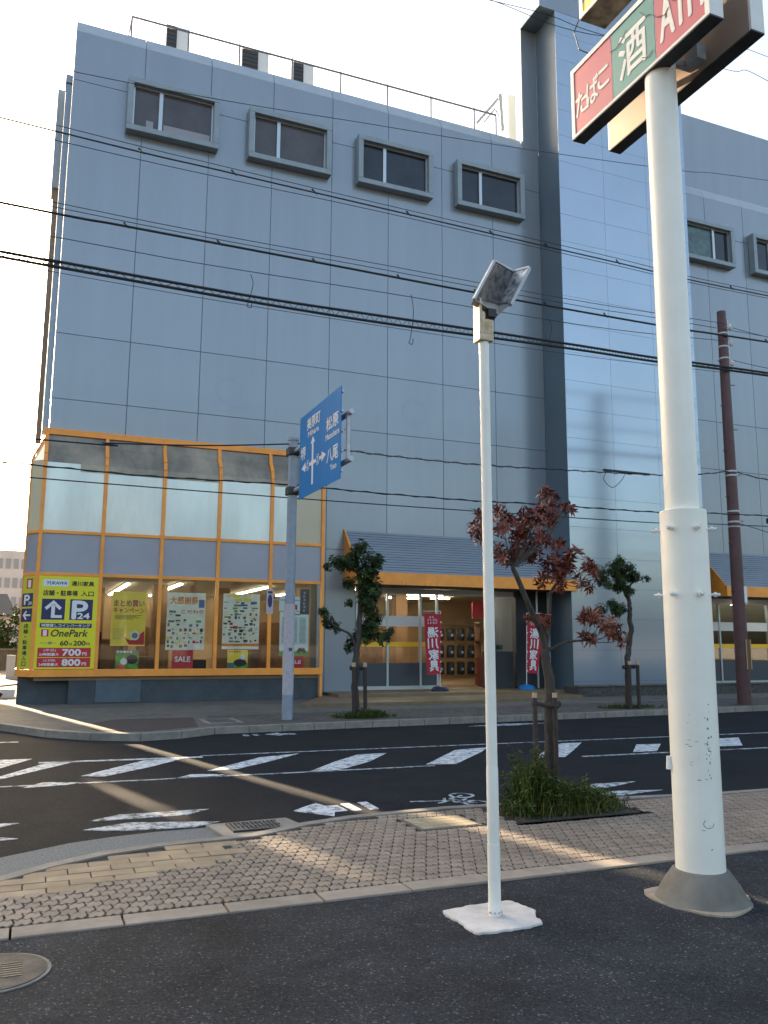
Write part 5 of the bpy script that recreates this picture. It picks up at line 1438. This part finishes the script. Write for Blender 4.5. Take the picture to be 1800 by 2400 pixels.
# red tree on the near pavement
TY_ = 7.3
def q8(x, y, dy=0.0): return at(1100 + x / 4.1475, 1130 + y / 4.1475, TY_ + dy)
t = thing('red_leaf_tree', 'reddish brown leaved street tree staked in the weedy bed', 'tree', (4.86, TY_, 0))
tr = MB()
base = at(1290, 1850, TY_); base.z = 0.0
limb(tr, [base, at(1289, 1700, TY_), at(1288, 1600, TY_), q8(745, 1750), q8(738, 1600)], .060, .042, 12, .004)
limb(tr, [q8(740, 1640), q8(700, 1460, -.05), q8(610, 1270, -.12), q8(480, 960, -.2), q8(420, 830, -.22)], .036, .022, 10)
limb(tr, [q8(742, 1600), q8(770, 1450, .06), q8(778, 1250, .1), q8(800, 1060, .12), q8(860, 980, .1)], .026, .014, 8)
limb(tr, [q8(750, 1640), q8(820, 1610, -.05), q8(920, 1560, -.08), q8(1010, 1545, -.08), q8(1110, 1540, -.05)], .022, .010, 8)
limb(tr, [q8(760, 1500), q8(700, 1380, -.05)], .014, .006, 6)
CL = [(770, 150, 85), (740, 100, 45), (920, 265, 70), (970, 275, 40), (800, 300, 60), (720, 270, 50), (300, 275, 55), (370, 370, 75), (320, 440, 90), (400, 400, 70), (90, 340, 55), (80, 440, 55), (60, 500, 40), (100, 550, 45), (540, 310, 65), (620, 340, 65), (690, 350, 60), (780, 380, 50), (520, 460, 80), (600, 430, 70), (680, 540, 75), (730, 560, 45), (560, 590, 85), (470, 560, 60), (640, 640, 70), (300, 680, 75), (360, 740, 70), (430, 720, 80), (600, 720, 60), (520, 700, 60), (870, 610, 45), (780, 770, 80), (860, 800, 90), (850, 900, 100), (720, 880, 65), (930, 830, 70), (700, 950, 45), (1020, 710, 65), (970, 760, 60), (1140, 790, 55), (1190, 830, 40), (1200, 920, 50), (1140, 1010, 50), (1070, 945, 45), (860, 990, 55), (1170, 1280, 65), (1230, 1300, 60), (1280, 1380, 75), (1380, 1390, 75), (1440, 1450, 60), (1490, 1530, 45), (1130, 1510, 45), (1170, 1530, 40), (1380, 1480, 50), (1120, 1310, 35), (700, 1345, 32), (740, 1330, 28), (590, 1340, 15)]
forks = {0: q8(420, 830, -.22), 1: q8(860, 980, .1), 2: q8(1110, 1540, -.05), 3: q8(700, 1380, -.05)}
lf = MB(); dry = MB()
for (x, y, r) in CL:
    z_off = random.uniform(-.22, .22)
    c = q8(x, y, z_off)
    rr = r / 4.1475 / 1960 * 8.6 * 1.05
    k = 3 if y > 1320 and x < 780 else (2 if y > 1200 else (1 if (x > 660 and y > 560) else 0))
    f = forks[k]
    mid = f.lerp(c, .5) + Vector((0, 0, -.05 * (c - f).length))
    limb(tr, [f, mid, c], max(.004, .010 * min(1, (c - f).length)), .003, 5, .006)
    nW = max(3, int(5 + rr * rr * 400))
    for i in range(nW):
        d = rnd_dir(); p = c + Vector((d.x * rr, d.y * rr * 1.1, d.z * rr)) * random.uniform(.35, 1.0)
        ax = (d + Vector((0, 0, .6))).normalized()
        whorl(dry if (k == 2 and random.random() < .8) else lf, p, ax, random.randint(6, 9), .090, .0145)
        if random.random() < .5: tr.tube([c, p], .0025, 4)
tr.build('trunk', m_bark, t, smooth=True)
lf.build('crown', m_redleaf, t); dry.build('crown', m_drylear, t)
# stakes
t = thing('tree_support', 'dark wooden stake frame with cut tips holding the red-leaved tree', 'tree support', (4.9, TY_, 0))
st = MB(); tips = MB()
for px in (1253, 1300):
    b = at(px + 6, 1850, TY_ - .12); top = at(px, 1635, TY_ - .12); b.z = 0
    MB().tube([b, top], .024, 10).build('stake', m_stake, t, smooth=True); MB().tube([top, top + Vector((0, 0, .045))], .0245, 10).build('stake_tip', m_staketip, t)
a = at(1247, 1648, TY_ - .12); b = at(1308, 1656, TY_ - .12)
st.tube([a, b], .022, 8); st.tube([at(1290, 1650, TY_ - .06), at(1312, 1650, TY_ - .06)], .03, 8)
st.build('crossbar', m_stake, t, smooth=True)

def leafy_tree(name, label, f, Y, trunk, limbs, clusters, scale, r0, m1, leafL, leafW, dens, nz=1.0):
    b = f(*trunk[0]); t = thing(name, label, 'tree', (b.x, Y, 0), 'green street trees on the far pavement')
    tr = MB(); P = [f(*q) for q in trunk]; P[0].z = 0
    limb(tr, P, r0, r0 * .5, 12, .022)
    for L in limbs: limb(tr, [f(*q) for q in L], r0 * .42, r0 * .18, 7, .008)
    for k in range(10):
        p = P[0].lerp(P[-1], random.random()); 
    lf = MB(); lf2 = MB()
    for (x, y, r) in clusters:
        c = f(x, y) + Vector((0, random.uniform(-.3, .3), 0)); rr = r * scale
        tr.tube([c, c + Vector((0, 0, -rr * 1.2))], .012, 5)
        for i in range(int(dens * (rr / .3) ** 2)):
            d = rnd_dir(); p = c + Vector((d.x, d.y, d.z * nz)) * rr * (random.uniform(.1, 1.0) ** .8) * 1.32
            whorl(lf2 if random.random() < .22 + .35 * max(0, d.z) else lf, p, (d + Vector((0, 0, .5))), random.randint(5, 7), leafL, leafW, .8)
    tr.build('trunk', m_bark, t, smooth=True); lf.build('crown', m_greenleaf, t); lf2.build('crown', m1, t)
    return t
f5 = lambda x, y: at(700 + x / 2.0737, 1150 + y / 2.0737, 17.5)
S5 = 1 / 2.0737 / 1960 * 18.9
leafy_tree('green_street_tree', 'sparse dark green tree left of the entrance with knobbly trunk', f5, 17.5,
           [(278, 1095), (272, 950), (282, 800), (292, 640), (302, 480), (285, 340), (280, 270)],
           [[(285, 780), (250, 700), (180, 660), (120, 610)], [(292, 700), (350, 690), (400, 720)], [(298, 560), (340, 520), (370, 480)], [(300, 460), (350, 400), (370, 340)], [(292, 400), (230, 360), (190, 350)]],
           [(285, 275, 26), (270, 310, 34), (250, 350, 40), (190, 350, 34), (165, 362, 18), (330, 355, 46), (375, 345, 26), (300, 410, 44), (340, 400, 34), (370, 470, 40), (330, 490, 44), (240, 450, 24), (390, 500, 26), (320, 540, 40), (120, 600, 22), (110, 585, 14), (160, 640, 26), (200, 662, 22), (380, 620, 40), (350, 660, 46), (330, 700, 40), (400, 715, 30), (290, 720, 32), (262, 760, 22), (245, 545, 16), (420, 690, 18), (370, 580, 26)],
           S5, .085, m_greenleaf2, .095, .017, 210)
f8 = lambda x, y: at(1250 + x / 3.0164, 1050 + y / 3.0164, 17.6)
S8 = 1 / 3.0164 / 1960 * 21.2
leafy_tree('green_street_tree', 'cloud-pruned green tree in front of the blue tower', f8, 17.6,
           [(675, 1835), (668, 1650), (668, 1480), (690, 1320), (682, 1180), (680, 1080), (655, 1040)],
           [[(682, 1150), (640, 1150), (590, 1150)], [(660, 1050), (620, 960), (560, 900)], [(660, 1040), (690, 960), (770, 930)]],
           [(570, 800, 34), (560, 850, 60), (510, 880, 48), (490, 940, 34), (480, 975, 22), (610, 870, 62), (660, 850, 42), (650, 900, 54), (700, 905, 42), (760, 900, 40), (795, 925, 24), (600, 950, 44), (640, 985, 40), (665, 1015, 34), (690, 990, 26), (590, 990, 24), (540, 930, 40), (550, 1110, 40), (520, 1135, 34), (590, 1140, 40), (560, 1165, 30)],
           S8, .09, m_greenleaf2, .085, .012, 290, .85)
def stakes(label, pts, Y, f):
    t = thing('tree_support', label, 'tree support', (f(*pts[0][0]).x, Y, 0), 'tree supports on the far pavement')
    s = MB(); tp_ = MB()
    for (a, b) in pts[:-1]:
        p, q = f(*a), f(*b); p.z = 0
        p.y = q.y = Y
        MB().tube([p, q], .045, 8).build('stake', m_stake, t); MB().tube([q, q + Vector((0, 0, .09))], .046, 8).build('stake_tip', m_staketip, t)
    a, b = pts[-1]; s.tube([f(*a), f(*b)], .05, 8)
    s.build('crossbar', m_stake, t)
stakes('short stake pair tied to the tree left of the entrance', [((258, 1090), (256, 855)), ((312, 1090), (310, 855)), ((250, 862), (316, 862))], 17.35, f5)
stakes('short stake pair tied to the tree in front of the tower', [((655, 1830), (652, 1530)), ((722, 1830), (708, 1530)), ((635, 1550), (715, 1545))], 17.45, f8)

def grass_patch(name, label, x0, x1, y0, y1, n, h0, h1, zc=0.0, lean_=.4, broad=.3, m=m_weed, hump=True, cat='weeds'):
    mb = MB()
    for i in range(n):
        u, v = random.gauss(.5, .22), random.gauss(.5, .22)
        if not (0 < u < 1 and 0 < v < 1): continue
        x, y = x0 + (x1 - x0) * u, y0 + (y1 - y0) * v
        k = 1 - abs(u - .5) * 1.3 if hump else 1
        h = random.uniform(h0, h1) * max(.25, k)
        d = Vector((random.uniform(-1, 1), random.uniform(-1, 1), 0)) * lean_ * h
        p = Vector((x, y, zc)); w = random.uniform(.002, .0042) * (1 + h)
        s = Vector((math.cos(i), math.sin(i), 0)) * w
        m1 = p + Vector((0, 0, h * .6)) + d * .3; tip = p + Vector((0, 0, h)) + d
        mb.add([p - s, p + s, m1 + s * .8, m1 - s * .8, tip], [(0, 1, 2, 3), (3, 2, 4)])
        if random.random() < broad:
            for q in range(random.randint(3, 8)):
                a = p.lerp(tip, random.uniform(.35, 1)); whorl(mb, a, Vector((0, 0, 1)) + rnd_dir() * .6, random.randint(2, 4), .05 + .02 * h, .010, 1.0)
    o = mb.build(name, m)
    tag(o, label, cat, kind='stuff'); return o
grass_patch('weeds', 'tall rough weeds growing round the staked red-leaved tree', 4.12, 5.55, 6.84, 7.45, 2300, .06, .36, .01, .7, .10)
grass_patch('weeds', 'tall thin weed stems left of the red-leaved tree stakes', 4.25, 4.75, 6.95, 7.35, 300, .30, .72, .01, .30, .3)
grass_patch('weeds', 'dry straw-coloured blades in the weeds under the red-leaved tree', 4.1, 5.6, 6.80, 7.4, 500, .04, .26, .01, .9, .0, m=mat('dry_weed', rgb(0.20, 0.16, 0.06), rough=.8, spec=.2, island=.4))
grass_patch('grass', 'grass tuft at the foot of the tree left of the entrance', 6.0, 7.5, 17.0, 17.7, 900, .06, .22, 0, .5, .2, cat='grass')
grass_patch('grass', 'low grass at the foot of the tree before the tower', 13.0, 15.2, 17.4, 18.0, 800, .04, .12, 0, .5, .1, cat='grass')

# ------------------------------------------------------------------ small street fittings
t = thing('manhole_cover', 'round grey steel manhole cover in the lot asphalt', 'manhole cover', (-.07, 4.76, 0))
MB().tube([(-.07, 4.76, -.02), (-.07, 4.76, .006)], .265, 40).build('frame_ring', m_conc_r, t)
MB().tube([(-.07, 4.76, -.02), (-.07, 4.76, .010)], .246, 40).build('cover', m_steelgrey, t)
rib = MB()
for k in range(7): rib.box(-.07 - .13, -.07 + .13, 4.66 + k * .03, 4.672 + k * .03, .010, .013)
rib.build('emblem', m_boxdark, t)
t = thing('drain_grate', 'dark slotted drain grate in a concrete frame at the kerb', 'drain', (1.95, 7.66, 0))
fr_ = MB(); fr_.slab([(1.56, 7.92), (2.32, 7.96), (2.38, 7.60), (1.86, 7.36), (1.63, 7.30)], -.19, -.03); fr_.build('concrete_frame', m_conc, t)
MB().box(1.72, 2.18, 7.50, 7.84, -.031, -.024).build('pit', m_black, t)
gr = MB()
for k in range(12): gr.box(1.725 + k * .038, 1.745 + k * .038, 7.505, 7.835, -.026, -.014)
for y in (7.505, 7.66, 7.82): gr.box(1.722, 2.178, y, y + .015, -.026, -.013)
gr.build('grate', m_iron, t)
t = thing('utility_cover', 'square tiled utility cover in the near pavement beside the lamp post', 'utility cover', (3.5, 7.06, 0))
MB().box(PLATE[0], PLATE[1], PLATE[2], PLATE[3], -.02, .012).build('frame', m_conc_d, t)
cv_ = MB()
for i in range(4):
    for j in range(4): cv_.box(PLATE[0] + .03 + i * .137, PLATE[0] + .157 + i * .137, PLATE[2] + .03 + j * .107, PLATE[2] + .128 + j * .107, .01, .018)
cv_.build('tile', mat('cover_tile', rgb(0.33, 0.27, 0.17), rough=.8, island=.12, noise=.15, nscale=6), t)
t = thing('utility_cover', 'rectangular cover in the far pavement left of the direction sign pole', 'utility cover', (3.6, 17.8, 0))
MB().box(3.3, 4.05, 17.0, 18.1, -.02, .012).build('frame', m_conc, t)
MB().box(3.42, 3.93, 17.15, 17.95, -.02, .018).build('plate', m_iron, t)

# ------------------------------------------------------------------ left background
t = thing('apartment_block', 'distant pale apartment block at the left edge', 'building', (-2.5, 120, 0))
MB().box(-6, -1.0, 120, 132, -.1, 13.4).build('wall', m_farwall, t)
m_farwin = mat('far_window', rgb(0.25, .24, .24), rough=.3)
for z in range(5):
    for x in range(5): MB().box(-5.7 + x * .95, -5.1 + x * .95, 119.9, 119.99, 1.0 + z * 2.5, 2.3 + z * 2.5).build('window', m_farwin, t)
t = thing('house', 'low dark-roofed house beyond the hedge at the left edge', 'house', (-3.5, 75, 0))
MB().box(-9, -1.6, 75, 83, -.1, 3.6).build('wall', m_farwall, t)
MB().add([(-9.5, 74.5, 3.6), (-1.2, 74.5, 3.6), (-1.2, 83.5, 3.6), (-9.5, 83.5, 3.6), (-7.5, 79, 5.6), (-2.2, 79, 5.6)], [(0, 1, 5, 4), (1, 2, 5), (2, 3, 4, 5), (3, 0, 4), (0, 3, 2, 1)]).build('roof', m_farroof, t)
hg = MB(); hs = MB()
for k in range(46):
    c = Vector((random.uniform(-7, -.45), random.uniform(54, 57), random.uniform(.5, 3.2)))
    for i in range(26): d = rnd_dir(); whorl(hg, c + d * random.uniform(.3, .8), d + Z3 * .5, 5, .3, .07)
for k in range(9): hs.tube([(-6.6 + k * .75, 55.5, -.1), (-6.6 + k * .75, 55.5, 2.6)], .06, 6)
t = thing('hedge', 'tall green hedge at the far end of the sunny yard', 'hedge', (-3.5, 55.5, 0))
hg.build('foliage', m_greenleaf2, t); hs.build('stem', m_bark, t)
t = thing('yard_wall', 'low grey block wall under the hedge at the left edge', 'wall', (-4, 52, 0))
MB().box(-9, -.3, 52.0, 52.2, -.1, 1.1).build('blocks', m_conc_d, t); MB().box(-9, -.3, 51.97, 52.23, 1.1, 1.18).build('cap', m_conc, t)
t = thing('white_post', 'pale sign post standing in the sunny yard', 'post', (-.85, 40, 0))
MB().box(-.95, -.6, 40, 40.2, -.05, 1.0).build('post', m_acwhite, t); MB().box(-.6, -.35, 39.9, 40.1, -.05, .35).build('foot', m_acwhite, t)
t = thing('parking_barrier', 'low cream parking barrier box with dark arm at the store corner', 'barrier', (-.75, 27, 0))
MB().box(-.95, -.36, 27.0, 27.4, -.02, .22).build('cabinet', m_acwhite, t); MB().bar((-.9, 26.95, .30), (-.30, 26.95, .36), .05, .05).build('arm', m_black, t)
MB().tube([(-.80, 26.6, -.02), (-.70, 26.6, .14)], .05, 8).build('stopper', m_black, t)

# unseen neighbour, added and slanted so the sun reaches the road only in streaks
t = thing('neighbour_sun_blocker', 'unseen neighbouring building added across the side street to cut the sun into streaks', 'building', (-14, 40, 0))
MB().slab([(-7.40, 46), (-5.78, 46), (-3.14, 35), (-4.76, 35)], -.15, 14).build('wall', m_sun_blocker, t)
MB().slab([(-30, 46), (-7.56, 46), (-4.92, 35), (-30, 35)], -.15, 14).build('wall', m_sun_blocker, t)
for za, zb in ((-.15, 8.45), (9.0, 9.5), (9.85, 13.5)):
    MB().box(-7.81, -7.39, 45.8, 45.95, za, zb).build('gap_sun_blocker', m_sun_blocker, t)  # added unseen pieces filling the gap, open where the second sun streak passes
for z in range(4):
    for x in range(8): MB().box(-29 + x * 3, -27.4 + x * 3, 34.97, 34.99, 1.2 + z * 3.2, 2.6 + z * 3.2).build('window', m_darkglass, t)
